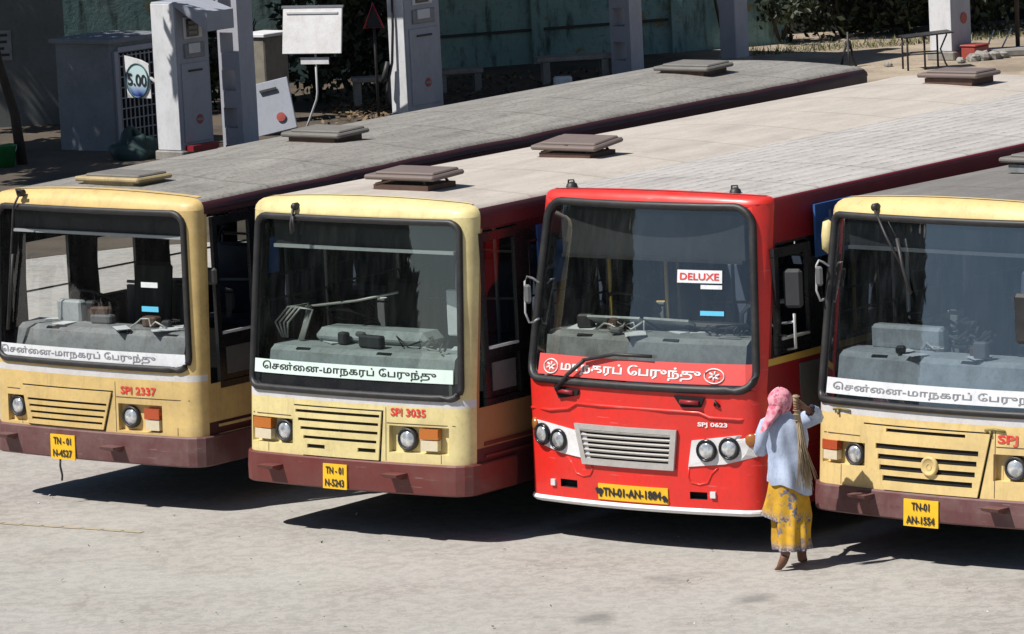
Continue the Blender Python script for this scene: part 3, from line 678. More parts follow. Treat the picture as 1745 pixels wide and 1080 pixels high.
def std_side(names):  # z thresholds -> material index
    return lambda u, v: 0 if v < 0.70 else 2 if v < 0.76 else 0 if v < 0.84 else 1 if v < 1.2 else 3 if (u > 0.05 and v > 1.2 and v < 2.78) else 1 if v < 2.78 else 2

NEAR = [(0.03, 0.58, 1.20, 2.76)] + [(0.75 + i * 1.02, 1.65 + i * 1.02, 1.68, 2.58) for i in range(9)]
FAR1 = [(0.30, 0.85, 1.50, 2.38), (1.25, 1.80, 1.72, 2.30)] + [(2.3 + i * 1.02, 3.0 + i * 1.02, 1.72, 2.30) for i in range(8)]
FAR = [(0.15, 1.0, 1.55, 2.6)] + [(1.15 + i * 1.02, 2.08 + i * 1.02, 1.62, 2.58) for i in range(9)]

def side_door(bus, S, y0, y1, z0, zm, z1, sill='white', pane=True):
    """Black-framed cab door on the near side: big upper opening over a low dark panel."""
    k = MB(); x = S.hw - 0.015
    k.box((x, (y0 + y1) / 2, z0 + 0.03), (0.04, y1 - y0, 0.06)); k.box((x, (y0 + y1) / 2, z1 - 0.04), (0.04, y1 - y0, 0.08)); k.box((x, (y0 + y1) / 2, zm), (0.04, y1 - y0 - 0.12, 0.07))
    for yy in (y0 + 0.03, y1 - 0.03): k.box((x + 0.001, yy, (z0 + z1) / 2), (0.04, 0.06, z1 - z0 - 0.14))
    d = k.build('side_door', M['blackgloss'], bus)
    k = MB(); k.box((x + 0.012, (y0 + y1) / 2, zm + 0.05), (0.03, y1 - y0 - 0.14, 0.022)); k.build('door_sill', M[sill], d)  # pale strip paints in the sunlight on the ledge
    k = MB(); k.quad((x, y0 + 0.06, z0 + 0.06), (x, y1 - 0.06, z0 + 0.06), (x, y1 - 0.06, zm - 0.03), (x, y0 + 0.06, zm - 0.03)); k.build('lower_pane', M['blackgloss'], d)
    k = MB(); k.quad((x, y0 + 0.06, zm + 0.06), (x, y1 - 0.06, zm + 0.06), (x, y1 - 0.06, z1 - 0.08), (x, y0 + 0.06, z1 - 0.08)); k.build('upper_pane', M['sideglass'], d)
    k = MB(); ym = (y0 + y1) / 2; k.box((x + 0.003, ym, (z0 + zm) / 2 + 0.015), (0.012, (y1 - y0) * 0.6, (zm - z0) * 0.55)); k.build('kick_panel', M['interior'], d)

def mirror_loop(bus, S, t, z, dx, m='white', h=0.42):
    """Mirror on a bent tube bracket sticking out of the front corner."""
    p = S.P(t, z, 0.0); sg = math.copysign(1, t); k = MB()
    k.tube([p + Vector((0, 0, 0.0)), p + Vector((sg * 0.05, -0.03, -0.03)), p + Vector((sg * dx, -0.08, -0.03)), p + Vector((sg * (dx + 0.03), -0.09, 0.06)), p + Vector((sg * (dx + 0.02), -0.09, h)), p + Vector((sg * dx, -0.08, h + 0.04)), p + Vector((sg * 0.04, -0.02, h + 0.02)), p + Vector((0, 0.02, h - 0.02))], 0.010, 6)
    o = k.build('mirror_bracket', M[m], bus)
    k = MB(); c = p + Vector((sg * (dx - 0.02), -0.11, h * 0.68)); k.box(c, (0.075, 0.04, 0.17), bev=0.03); k.build('mirror', M['interior'], o)

# ---- bus 1: ochre, far left ----------------------------------------------------------------
def fm_yellow(stripe):
    return lambda u, v: 1 if stripe[0] < v < stripe[1] else 0
B1 = dict(x=-3.919, y=46.708, a=38.62, L=11.16, label='ochre yellow city bus at the left edge with grey roof and plate N-4527',
    skin=dict(hw=1.32, xc=1.14, ry=0.15, bow=0.05, zb=0.437, ZB=1.33, zr=2.92, A=0.03, st=0.11, tw=1.215, kap=0.03, c=0.085),
    bum_top=0.72, ws=(1.345, 2.80), ws_r=0.12, bands=(1.235, 1.295), front_mats=['cream_a', 'stripe'], front_mi=fm_yellow((1.235, 1.295)),
    pockets=[(0.27, 0.80, 0.745, 1.0, 0.055, 0), (-1.20, -0.98 + 0.06, 0.745, 1.0, 0.055, 0)], glass='ws1', camber=0.055, roof_mats=['roof1', 'cream_a', 'maroon_dk'], lap=0.10, sag=1.0, arch=0.02, rise=0.13,
    wins_near=NEAR, wins_far=FAR1, side_bands=(0.70, 0.76, 0.84, 1.2, 2.78), side_mi=std_side(0), side_mats=['maroon_dk', 'cream_a', 'maroon_dk', 'blackgloss'],
    belt=((0.71, 0.03), (0.80, 0.025)), belt_mat='cream_a', dash_z=1.66, dash_mat='dash', box_z=2.56, rail_mat='pole_g', pole='pole_g', poles=((0.42, 2.4), (-0.4, 3.4)), dseat='seat_dk', curtain=True,
    bumper_mat='maroon_b', hooks=((-1.14, 0.60), (0.26, 0.57)), grille=((-0.90, 0.09, 0.74), (-0.97, 0.20, 1.10)),
    slots=[(-0.90, 0.14, 0.965, 0.988), (-0.88, 0.12, 0.905, 0.928), (-0.865, 0.10, 0.845, 0.868), (-0.85, 0.08, 0.785, 0.808)],
    lamps=((0.40, 0.872), (-1.09, 0.886)), turns=((0.60, 0.775, 0.765, 0.965),), amber='amber_red', plate=(-0.575, -0.255, 0.43, 0.665), plate_txt=[('TN - 01', 0.72), ('N-4527', 0.78)],
    fleet='SPI 2337', fleet_pos=(0.31, 0.74, 1.09, 1.165), banner=(-1.29, 1.09, 1.365, 1.49), banner_mat='banner', banner_txt=(-1.27, 0.745, 1.383, 1.475), banner_ink='ink_grey')
bus1, S1, dash1 = make_bus(B1); interior(bus1, S1, B1); clutter(bus1, S1, dash1, B1, 12, 1); yellow_front(bus1, S1, B1, dash1)
side_door(bus1, S1, S1.ry + 0.20, S1.ry + 0.77, 1.14, 1.60, 2.74)
k = MB(); k.box((S1.hw + 0.012, 1.13, 2.42), (0.02, 0.22, 0.60)); k.build('side_board', M['blue'], bus1)

# ---- bus 2: cream --------------------------------------------------------------------------
B2 = dict(x=-1.478, y=44.433, a=37.30, L=11.16, label='cream yellow city bus with pinkish cream roof and plate N-5243',
    skin=dict(hw=1.275, xc=1.075, ry=0.16, bow=0.05, zb=0.436, ZB=1.33, zr=2.985, A=0.07, st=0.265, tw=1.195, kap=0.045, c=0.025),
    bum_top=0.712, ws=(1.30, 2.845), ws_r=0.10, bands=(1.215, 1.285), front_mats=['cream', 'stripe'], front_mi=fm_yellow((1.215, 1.285)), lower_black=True,
    pockets=[(0.42, 1.06, 0.80, 1.04, 0.06, 0), (-1.22, -0.70, 0.80, 1.03, 0.06, 0)], glass='ws2', camber=0.05, roof_mats=['roof2', 'cream', 'maroon_dk'], lap=0.05, sag=0.35,
    wins_near=NEAR, wins_far=FAR, side_bands=(0.70, 0.76, 0.84, 1.2, 2.78), side_mi=std_side(0), side_mats=['maroon_dk', 'bounce_side', 'maroon_dk', 'blackgloss'],
    belt=((0.76, 0.025), (0.87, 0.03)), belt_mat='maroon', dash_z=1.66, dash_mat='dash_lt', box_z=2.565, rail_mat='pole_g', pole='pole_g', poles=((0.05, 2.2), (0.42, 2.6), (-0.42, 3.2)), dseat='seat_dk', curtain=True,
    bumper_mat='maroon', hooks=((-0.89, 0.585), (0.545, 0.595)), grille=((-0.56, 0.315, 0.722), (-0.67, 0.345, 1.155)),
    slots=[(-0.65, 0.325, 1.10, 1.128), (-0.62, 0.312, 1.025, 1.053), (-0.59, 0.305, 0.948, 0.976), (-0.555, 0.292, 0.868, 0.896), (-0.51, -0.30, 0.785, 0.822), (0.08, 0.283, 0.785, 0.822)],
    lamps=((0.60, 0.918), (-0.825, 0.912)), turns=((0.76, 0.955, 0.832, 1.025), (-1.165, -0.955, 0.832, 1.02)), amber='amber', plate=(-0.295, -0.02, 0.442, 0.665), plate_txt=[('TN - 01', 0.74), ('N-5243', 0.8)],
    fleet='SPI 3035', fleet_pos=(0.44, 0.82, 1.125, 1.198), banner=(-1.18, 1.10, 1.43, 1.553), banner_mat='banner_g', banner_txt=(-1.08, 0.93, 1.442, 1.541), banner_ink='ink')
bus2, S2, dash2 = make_bus(B2); interior(bus2, S2, B2); clutter(bus2, S2, dash2, B2, 11, 2); yellow_front(bus2, S2, B2, dash2)
side_door(bus2, S2, S2.ry + 0.21, S2.ry + 0.78, 1.20, 1.66, 2.74)
k = MB(); k.box((S2.hw + 0.012, 1.42, 2.44), (0.02, 0.42, 0.55)); k.build('side_board', M['blue'], bus2)

# ---- bus 3: red ----------------------------------------------------------------------------
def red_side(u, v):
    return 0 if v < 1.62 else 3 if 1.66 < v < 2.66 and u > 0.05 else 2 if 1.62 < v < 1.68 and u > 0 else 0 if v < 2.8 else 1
B3 = dict(x=1.10, y=43.235, a=37.06, L=11.3, label='bright red deluxe bus with ribbed white roof and twin round headlights',
    skin=dict(hw=1.25, xc=1.02, ry=0.18, bow=0.09, zb=0.337, ZB=1.42, zr=3.062, A=0.02, st=0.33, tw=1.215, kap=0.085, tp=0.04, c=0.07),
    bum_top=0.385, brow_r=0.055, ws=(1.43, 2.985), ws_r=0.17, bands=(1.0,), front_mats=['red'], front_mi=lambda u, v: 0, pockets=[(-0.91, -0.71, 0.485, 0.555, 0.05, 1), (0.50, 0.67, 0.47, 0.535, 0.05, 1)],
    glass='ws3', camber=0.035, roof_mats=['roof3', 'red', 'red_dk'], lap=0.06, gasket=0.036,
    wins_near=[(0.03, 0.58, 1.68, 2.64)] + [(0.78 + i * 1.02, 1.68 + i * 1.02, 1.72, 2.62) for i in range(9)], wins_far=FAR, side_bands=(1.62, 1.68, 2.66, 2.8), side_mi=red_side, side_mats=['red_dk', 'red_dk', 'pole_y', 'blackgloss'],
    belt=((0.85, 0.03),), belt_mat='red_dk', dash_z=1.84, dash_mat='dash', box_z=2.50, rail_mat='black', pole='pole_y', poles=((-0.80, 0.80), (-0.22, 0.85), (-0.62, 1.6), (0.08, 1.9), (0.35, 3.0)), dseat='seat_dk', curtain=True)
B3['front_mats'] = ['red', 'void']; B3['banner'] = (0, 0, 1.45, 1.655)
bus3, S3, dash3 = make_bus(B3); interior(bus3, S3, B3); clutter(bus3, S3, dash3, B3, 14, 3)
bp3 = bumper_part(bus3, S3, S3.zb, 0.392, 0.016, M['white'], 0.05)
k = MB(); (a0, b0, z0), (a1, b1, z1) = ((-0.62, 0.36, 0.715), (-0.70, 0.40, 1.07))
poly_plate(k, S3, [(a0, z0), (b0, z0), (b1, z1), (a1, z1)], 0.006, 0.006, 1)
le = lambda z: a0 + (a1 - a0) * (z - z0) / (z1 - z0); re_ = lambda z: b0 + (b1 - b0) * (z - z0) / (z1 - z0)
for za, zc_, sa, sb in ((z0, z0 + 0.055, 0, 0), (z1 - 0.045, z1, 0, 0)):
    N = 8; r = lambda z, o: [S3.P(le(z) + (re_(z) - le(z)) * i / N, z, o) for i in range(N + 1)]
    k.grid([r(za, 0.005), r(za, 0.03), r(zc_, 0.03), r(zc_, 0.005)], 0, False)
for f, dd in ((le, 0.055), (re_, -0.055)):
    k.quad(S3.P(f(z0), z0, 0.031), S3.P(f(z0) + dd, z0, 0.031), S3.P(f(z1) + dd, z1, 0.031), S3.P(f(z1), z1, 0.031))
    k.quad(S3.P(f(z0), z0, 0.004), S3.P(f(z0), z0, 0.031), S3.P(f(z1), z1, 0.031), S3.P(f(z1), z1, 0.004))
for j in range(6):
    zz = z0 + 0.085 + j * 0.043
    k.tube([S3.P(le(zz) + 0.05 + (re_(zz) - le(zz) - 0.1) * i / 8, zz, 0.018) for i in range(9)], 0.012, 4, 0, smooth=False)
k.build('grille', [M['silver'], M['void']], bus3)
for sg in (1, -1):
    pts = [(0.50, 0.755), (0.85, 0.79), (1.13, 0.86), (1.17, 0.95), (1.15, 1.065), (0.80, 1.02), (0.54, 0.985)]
    if sg < 0: pts = [(-t - 0.035, z) for t, z in pts][::-1]
    k = MB(); poly_plate(k, S3, pts, 0.012, 0.03); hs = k.build('headlight_housing', M['white'], bus3)
    for t, z in (((0.685, 0.905), (0.90, 0.93)) if sg > 0 else ((-0.90, 0.905), (-1.10, 0.94))): headlight(S3, t, z, 0.078, hs, 0.015, 'blackgloss')
    t = sg * 1.085 if sg > 0 else -1.20; k = MB(); k.lathe([(0.06, -0.02), (0.058, 0.004), (0.04, 0.012), (0.0005, 0.014)], S3.P(t, 1.0 if sg > 0 else 1.02, 0.012), S3.plan(t)[2], 14); k.build('turn_signal', M['amber_br'], hs)
    k = MB(); loop = [(0.50, 0.75), (0.49, 0.66), (0.52, 0.615), (0.60, 0.60), (0.68, 0.62), (0.72, 0.70), (0.78, 0.755)]
    k.tube([S3.P(sg * t - (0.035 if sg < 0 else 0), z, 0.0) for t, z in loop], 0.010, 5); k.build('panel_crease', M['red'], bus3)
k = MB(); k.tube([S3.P(t, z, 0.002) for t, z in [(-1.25, 1.16), (-1.0, 1.16), (-0.78, 1.19), (-0.68, 1.245), (-0.4, 1.24), (0.3, 1.235), (0.62, 1.23), (0.72, 1.19), (1.0, 1.18), (1.25, 1.2)]], 0.016, 6); k.build('panel_crease', M['red'], bus3)
for t in (-0.99, 0.73):
    k = MB(); patch(k, S3, t - 0.025, t + 0.025, 0.49, 0.545, 0.02, nt=1, edge=0.02); k.build('fog_marker', M['white'], bus3)
k = MB(); patch(k, S3, -0.46, 0.285, 0.412, 0.552, 0.012, nt=8, edge=0.012); pl = k.build('number_plate', M['plate'], bus3)
k = MB(); put_text(k, 'TN-01-AN-1884', lambda a, b: S3.P(-0.40 + a * 0.62, 0.445 + b * 0.078, 0.018), 0.04); k.build('lettering', M['ink'], pl)
for tt, zz, sz in ((-0.43, 0.475, 0.04), (-0.465, 0.49, 0.03), (0.25, 0.46, 0.03), (0.275, 0.445, 0.02)):
    k = MB(); put = [S3.P(tt + sz * math.cos(a) * (0.7 + 0.3 * math.sin(3 * a)), zz + sz * math.sin(a), 0.017) for a in [i * 0.5236 for i in range(12)]]; k.add(put, [tuple(range(12))]); k.build('paint_smudge', M['ink'], pl)
lettering(bus3, S3, 'SPJ 0623', 0.60, 0.885, 1.10, 1.15, 0.006, M['ink_white'], 0.035, 'fleet_number')
k = MB(); patch(k, S3, -1.15, 1.15, 1.475, 1.655, 0.001, nt=24); bn3 = k.build('banner', M['banner_r'], bus3)
lettering(bn3, S3, TAMIL_SHORT, -0.88, 0.64, 1.495, 1.615, 0.006, M['ink_white'], 0.025)
for tc in (-1.00, 0.77):
    k = MB(); w_ = 0.085 if tc < 0 else 0.095
    k.tube([S3.P(tc + w_ * math.cos(a), 1.55 + 0.062 * math.sin(a), 0.006) for a in [i * 0.314 for i in range(20)]], 0.006, 4, closed=True)
    for a in range(6):
        an = a * 1.047; k.tube([S3.P(tc + 0.012 * math.cos(an), 1.55 + 0.01 * math.sin(an), 0.006), S3.P(tc + 0.055 * math.cos(an + 0.4), 1.55 + 0.042 * math.sin(an + 0.4), 0.006)], 0.009, 4)
    k.build('emblem', M['ink_white'], bn3)
# windscreen stickers
k = MB(); patch(k, S3, 0.37, 0.84, 2.335, 2.445, 0.0, nt=4); stk = k.build('sticker', M['banner'], bus3)
lettering(stk, S3, 'DELUXE', 0.40, 0.81, 2.36, 2.42, 0.004, M['ink_red'], 0.02)
k = MB(); patch(k, S3, 0.62, 0.84, 2.285, 2.32, 0.0, nt=2); k.build('sticker', M['banner'], bus3)
k = MB(); patch(k, S3, 0.62, 0.86, 2.06, 2.10, 0.0, nt=2); k.build('sticker', M['cyan'], bus3)
wiper(bus3, [(-0.88, 1.36, 0.05), (-0.75, 1.50, 0.05), (-0.58, 1.63, 0.045)], [(-0.60, 1.63, 0.04), (-0.25, 1.70, 0.03), (0.15, 1.70, 0.03)], (-0.88, 1.36, 0.0), S3, 0.018)
for t0, z0_ in ((-0.80, 1.345), (0.53, 1.325)):
    k = MB()
    pts = [(-0.15, 0.045), (0.15, 0.04), (0.11, -0.045), (-0.08, -0.05)] if t0 > 0 else [(-0.14, 0.04), (0.16, 0.02), (0.14, -0.03), (-0.08, -0.07)]
    poly_plate(k, S3, [(t0 + a, z0_ + b) for a, b in pts][::-1], 0.02, 0.02, 0); k.tube([S3.P(t0 - 0.08, z0_, 0.03), S3.P(t0 + 0.1, z0_ - 0.005, 0.03)], 0.022, 6, 1); k.build('wiper_bracket', [M['void'], M['red_dk']], bus3)
k = MB(); k.tube([S3.P(0.77, 1.30, 0.0), S3.P(0.79, 1.345, 0.04), S3.P(0.815, 1.29, 0.0)], 0.014, 5); k.build('tow_ring', M['black'], bus3)
for xx in (-0.95, 0.80):
    k = MB(); k.lathe([(0.055, 0), (0.045, 0.03), (0.02, 0.045), (0.001, 0.05)], (xx, 0.50, S3.zr + 0.02), (0, 0, 1), 10); k.tube([(xx - 0.04, 0.5, S3.zr + 0.02), (xx - 0.035, 0.5, S3.zr + 0.08), (xx + 0.02, 0.5, S3.zr + 0.085), (xx + 0.04, 0.5, S3.zr + 0.02)], 0.009, 5); k.build('roof_lamp', M['black'], bus3)
mirror_loop(bus3, S3, -1.22, 1.95, 0.055, 'pole_g', 0.34)
side_door(bus3, S3, S3.ry + 0.20, S3.ry + 0.77, 1.70, 1.78, 2.62, 'pole_g')
k = MB(); k.tube([(1.2, 0.55, 1.72), (1.36, 0.50, 1.75), (1.36, 0.50, 2.05)], 0.014, 6); k.tube([(1.2, 0.55, 1.95), (1.36, 0.5, 1.98)], 0.012, 6); mb_ = k.build('mirror_bracket', M['pole_g'], bus3)
k = MB(); k.box((1.36, 0.50, 2.27), (0.17, 0.06, 0.34), bev=0.04, rz=0.3); k.build('mirror', M['interior_dk'], mb_)
k = MB(); k.box((S3.hw + 0.012, 1.33, 2.70), (0.02, 0.62, 0.46)); sb = k.build('side_board', M['blue'], bus3)
k = MB(); put_text(k, 'dc', lambda a, b: Vector((S3.hw + 0.026, 1.12 + a * 0.3, 2.66 + b * 0.2)), 0.02); k.build('lettering', paint('faded_blue_white_lettering', (0.25, 0.35, 0.55)), sb)
k = MB(); k.box((S3.hw + 0.004, 0.92, 1.35), (0.012, 0.42, 0.46)); k.build('kick_panel', M['interior'], bus3)
k = MB(); k.tube([(0.62, 0.75, 1.70), (0.64, 0.75, 1.98), (0.72, 0.75, 2.06), (1.12, 0.75, 2.12)], 0.022, 6); k.build('handrail', M['pole_g'], bus3)

# ---- bus 4: buff, right --------------------------------------------------------------------
B4 = dict(x=3.497, y=41.709, a=40.27, L=11.16, label='buff yellow city bus cut off at the right with dark roof and round grille emblem',
    skin=dict(hw=1.285, xc=1.05, ry=0.18, bow=0.07, zb=0.39, ZB=1.33, zr=3.02, A=0.09, st=0.40, tw=1.24, kap=0.045, c=0.05),
    bum_top=0.622, ws=(1.335, 2.90), ws_r=0.08, bands=(1.235, 1.30), front_mats=['cream_b', 'stripe'], front_mi=fm_yellow((1.235, 1.30)),
    pockets=[(0.59, 1.16, 0.775, 1.0, 0.07, 0), (-1.22, -0.735, 0.80, 1.0, 0.06, 0)], glass='ws4', camber=0.05, roof_mats=['roof4', 'cream_b', 'maroon_dk'], lap=0.06, sag=0.5,
    wins_near=NEAR, wins_far=FAR, side_bands=(0.70, 0.76, 0.84, 1.2, 2.78), side_mi=std_side(0), side_mats=['maroon_dk', 'cream_b', 'maroon_dk', 'blackgloss'],
    belt=((0.71, 0.03), (0.80, 0.025)), belt_mat='cream_b', dash_z=1.74, dash_mat='dash_lt', box_z=2.62, rail_mat='interior', pole='pole_g', poles=((-0.88, 1.0), (0.42, 2.4), (0.1, 3.1)), dseat='seat_dk', curtain=True,
    bumper_mat='maroon_b', hooks=((-0.69, 0.555), (0.67, 0.54)), grille=((-0.50, 0.45, 0.63), (-0.74, 0.565, 1.165)),
    slots=[(-0.49, 0.325, 1.12, 1.15), (-0.60, 0.455, 0.972, 1.018), (-0.575, 0.44, 0.885, 0.93), (-0.555, 0.425, 0.795, 0.84), (-0.52, 0.40, 0.705, 0.752)],
    lamps=((0.785, 0.884), (-0.87, 0.893)), turns=((-1.20, -1.035, 0.835, 1.0), (0.97, 1.13, 0.80, 0.975)), amber='amber_red', plate=(-0.265, 0.09, 0.35, 0.578), plate_txt=[('TN-01', 0.52), ('AN-1554', 0.82)],
    fleet='SPJ 0', fleet_pos=(0.63, 0.96, 1.07, 1.165), banner=(-1.19, 1.19, 1.395, 1.53), banner_mat='banner', banner_txt=(-1.12, 1.12, 1.412, 1.50), banner_ink='ink_grey')
bus4, S4, dash4 = make_bus(B4); interior(bus4, S4, B4); clutter(bus4, S4, dash4, B4, 12, 4); yellow_front(bus4, S4, B4, dash4)
side_door(bus4, S4, S4.ry + 0.20, S4.ry + 0.77, 1.14, 1.60, 2.74)
k = MB(); c = S4.P(-0.02, 0.862, 0.02); k.lathe([(0.085, 0), (0.085, 0.02), (0.072, 0.032), (0.062, 0.022), (0.0005, 0.022)], c, (0.0, -1, 0.06), 20)
put_text(k, 'O', lambda a, b: c + Vector(((a - 0.5) * 0.06, -0.026, (b - 0.5) * 0.07)), 0.02); k.build('emblem', M['cream_b'], bus4)
wiper(bus4, [(-0.80, 2.985, 0.03), (-0.62, 2.76, 0.05), (-0.44, 2.54, 0.045)], [(-0.50, 2.74, 0.04), (-0.42, 2.52, 0.04), (-0.31, 2.29, 0.035)], (-0.80, 2.985, 0.0), S4, 0.012)
mirror_loop(bus4, S4, -1.28, 2.20, 0.035, 'pole_g', 0.28)
k = MB(); k.lathe([(0.001, -0.05), (0.06, -0.045), (0.075, 0.0), (0.06, 0.05), (0.001, 0.06)], S4.P(-1.34, 2.70, 0.03), (-0.6, -0.5, 0.1), 14)
for i in range(len(k.v)): k.v[i] = (k.v[i][0], k.v[i][1], 2.70 + (k.v[i][2] - 2.70) * 2.0)
k.build('mirror_back', M['cream'], bus4)
k = MB(); p = S4.P(0.92, 2.15, 0.16); k.box(p, (0.2, 0.06, 0.42), bev=0.03); k.tube([p + Vector((0.05, 0, 0.2)), p + Vector((0.2, 0.1, 0.45)), S4.P(1.25, 2.75)], 0.016, 6); k.build('mirror', M['black'], bus4)
for t, z in ((-1.0, 1.265), (0.60, 1.195)):
    k = MB(); k.tube([S4.P(t - 0.09, z, 0.012), S4.P(t, z + 0.012, 0.012), S4.P(t + 0.1, z, 0.012)], 0.012, 5); k.tube([S4.P(t - 0.04, z, 0.012), S4.P(t - 0.03, z - 0.04, 0.012)], 0.012, 5); k.build('wiper_spigot', paint('olive_worn_fitting', (0.25, 0.2, 0.06)), bus4)

# small fittings on the two left buses
wiper(bus1, [(-0.94, 2.93, 0.03), (-1.0, 2.80, 0.06), (-1.06, 2.3, 0.05), (-1.12, 1.75, 0.04)], [(-1.04, 2.35, 0.04), (-1.10, 1.95, 0.03), (-1.14, 1.62, 0.03)], (-0.94, 2.93, 0.0), S1, 0.011)
k = MB(); k.tube([S1.P(-0.97, 2.90, 0.02), S1.P(-0.95, 2.965, 0.06), S1.P(-0.89, 2.965, 0.06), S1.P(-0.875, 2.91, 0.02)], 0.014, 5); k.build('wiper_motor', M['black'], bus1)
k = MB(); patch(k, S1, 0.60, 0.80, 2.10, 2.15, -0.002, nt=2); k.build('sticker', M['banner'], bus1)
k = MB(); patch(k, S1, 0.60, 0.80, 1.875, 1.925, -0.002, nt=2); k.build('sticker', M['cyan'], bus1)
k = MB(); k.tube([(1.24, 0.35, 2.15), (1.33, 0.30, 2.17), (1.36, 0.3, 2.28)], 0.012, 5); mb1 = k.build('mirror_bracket', M['black'], bus1)
k = MB(); k.box((1.33, 0.29, 2.20), (0.15, 0.05, 0.16), bev=0.03); k.build('mirror', M['black'], mb1)
k = MB(); k.tube([S1.P(-0.47, 0.44, 0.03), S1.P(-0.475, 0.36, 0.035), S1.P(-0.46, 0.27, 0.03), S1.P(-0.468, 0.22, 0.03)], 0.011, 5); k.build('tow_strap', M['black'], bus1)
wiper(bus2, [(-0.735, 2.95, 0.03), (-0.735, 2.78, 0.06), (-0.73, 2.70, 0.05)], [(-0.72, 2.86, 0.05), (-0.715, 2.72, 0.04)], (-0.735, 2.94, 0.0), S2, 0.015)
k = MB()
for i in range(4):
    q = 0.05 * i; k.tube([(-1.08 + q * 0.4, 0.42, 1.70), (-1.14 + q, 0.40, 1.84), (-1.0 + q, 0.42, 1.98), (-0.80 + q * 0.3, 0.48, 2.02 - 0.02 * i), (-0.86 + q * 0.3, 0.46, 1.80), (-0.9 + q * 0.3, 0.44, 1.68)], 0.011, 5)
k.tube([(-0.85, 0.5, 1.98), (-0.3, 0.55, 2.05), (0.15, 0.6, 2.14)], 0.012, 5); k.build('cable_bundle', M['silver'], dash2)
k = MB(); k.box((-0.1, 0.62, 1.72), (1.3, 0.36, 0.16), bev=0.07); k.build('dash_cowl', M['dash_lt'], dash2)
k = MB(); k.box((0.76, 0.62, 1.98), (0.13, 0.03, 0.42), bev=0.012, rz=0.2); k.build('mirror', M['white'], dash2)
k = MB(); k.box((-0.62, 0.45, 1.76), (0.34, 0.1, 0.22), bev=0.02, rz=-0.1); k.box((-0.36, 0.46, 1.76), (0.12, 0.1, 0.22), 1, bev=0.02); k.build('instrument_panel', [M['dash_lt'], M['black']], dash1)
k = MB(); k.box((-0.42, 0.42, 1.90), (0.55, 0.3, 0.02), rx=-0.5, rz=0.05); k.box((0.12, 0.48, 1.90), (0.5, 0.3, 0.02), rx=-0.45, rz=-0.06); k.build('paper_sheet', M['dash_lt'], dash3)
k = MB(); k.box((0.55, 0.5, 1.9), (0.62, 0.16, 0.07), bev=0.03); k.build('dash_tray', M['black'], dash3)
k = MB(); k.box((-0.55, 0.55, 1.84), (0.75, 0.14, 0.22), bev=0.03); k.box((-0.3, 0.34, 1.62), (1.5, 0.04, 0.2)); k.build('instrument_panel', M['dash_lt'], dash4)
k = MB()
for i in range(26):
    a = rnd.random() * 6.28; p = Vector((0.02 + rnd.gauss(0, 0.1), 0.55 + rnd.gauss(0, 0.05), 1.80 + abs(rnd.gauss(0, 0.06))))
    k.tube([p, p + Vector((0.1 * math.cos(a), 0.03, 0.05 * math.sin(a))), p + Vector((0.16 * math.cos(a + 1), 0.05, 0.03))], 0.02, 5)
k.build('cloth_bundle', M['seat_dk'], dash4)

# roof hatches
hatch(bus1, -0.10, 0.72, S1.zr + 0.05, 0.82, 0.50, 0.05, 'hatch_cream', 'hatch_cream', 0, 0.01, 0.0, 'hatch_grey')
hatch(bus1, -0.20, 3.80, S1.zr + 0.10, 0.76, 0.50, 0.06, 'hatch_grey', 'rust', 0.03, 0.03)
hatch(bus1, 0.0, 9.75, S1.zr + 0.16, 0.74, 0.50, 0.06, 'hatch_grey', 'rust', 0.03, 0.03)
hatch(bus2, 0.05, 1.05, S2.zr + 0.045, 0.80, 0.48, 0.05, 'hatch_pink', 'rust', 0.04, 0.075)
hatch(bus2, 0.05, 3.55, S2.zr + 0.045, 0.76, 0.48, 0.05, 'hatch_pink', 'rust', 0.10, 0.07)
hatch(bus2, 0.15, 10.2, S2.zr + 0.045, 0.74, 0.50, 0.07, 'hatch_pink', 'rust', 0.0, 0.03)
hatch(bus4, -0.33, 2.45, S4.zr + 0.045, 0.78, 0.50, 0.07, 'hatch_grey', 'dash', 0.0, 0.04)
# ---------------------------------------------------------------- the sweeper
def skin_mesh(name, verts, edges, radii, m, parent, sub=2, root=0):
    """Continuous body grown over a skeleton (Skin + Subdivision), stored as a plain mesh."""
    me = bpy.data.meshes.new(name); me.from_pydata(verts, edges, []); o = bpy.data.objects.new(name, me); COL.objects.link(o)
    sk = o.modifiers.new('skin', 'SKIN'); sk.use_smooth_shade = True
    for i, r in enumerate(radii):
        d = me.skin_vertices[0].data[i]; d.radius = (r, r) if not isinstance(r, tuple) else r; d.use_root = (i == root)
    ss = o.modifiers.new('sub', 'SUBSURF'); ss.levels = sub; ss.render_levels = sub
    bpy.context.view_layer.update()
    ev = o.evaluated_get(bpy.context.evaluated_depsgraph_get()); nm = bpy.data.meshes.new_from_object(ev)
    bpy.data.objects.remove(o); p = bpy.data.objects.new(name, nm); COL.objects.link(p); nm.materials.clear(); nm.materials.append(m)
    for q in nm.polygons: q.use_smooth = True
    p.parent = parent; return p

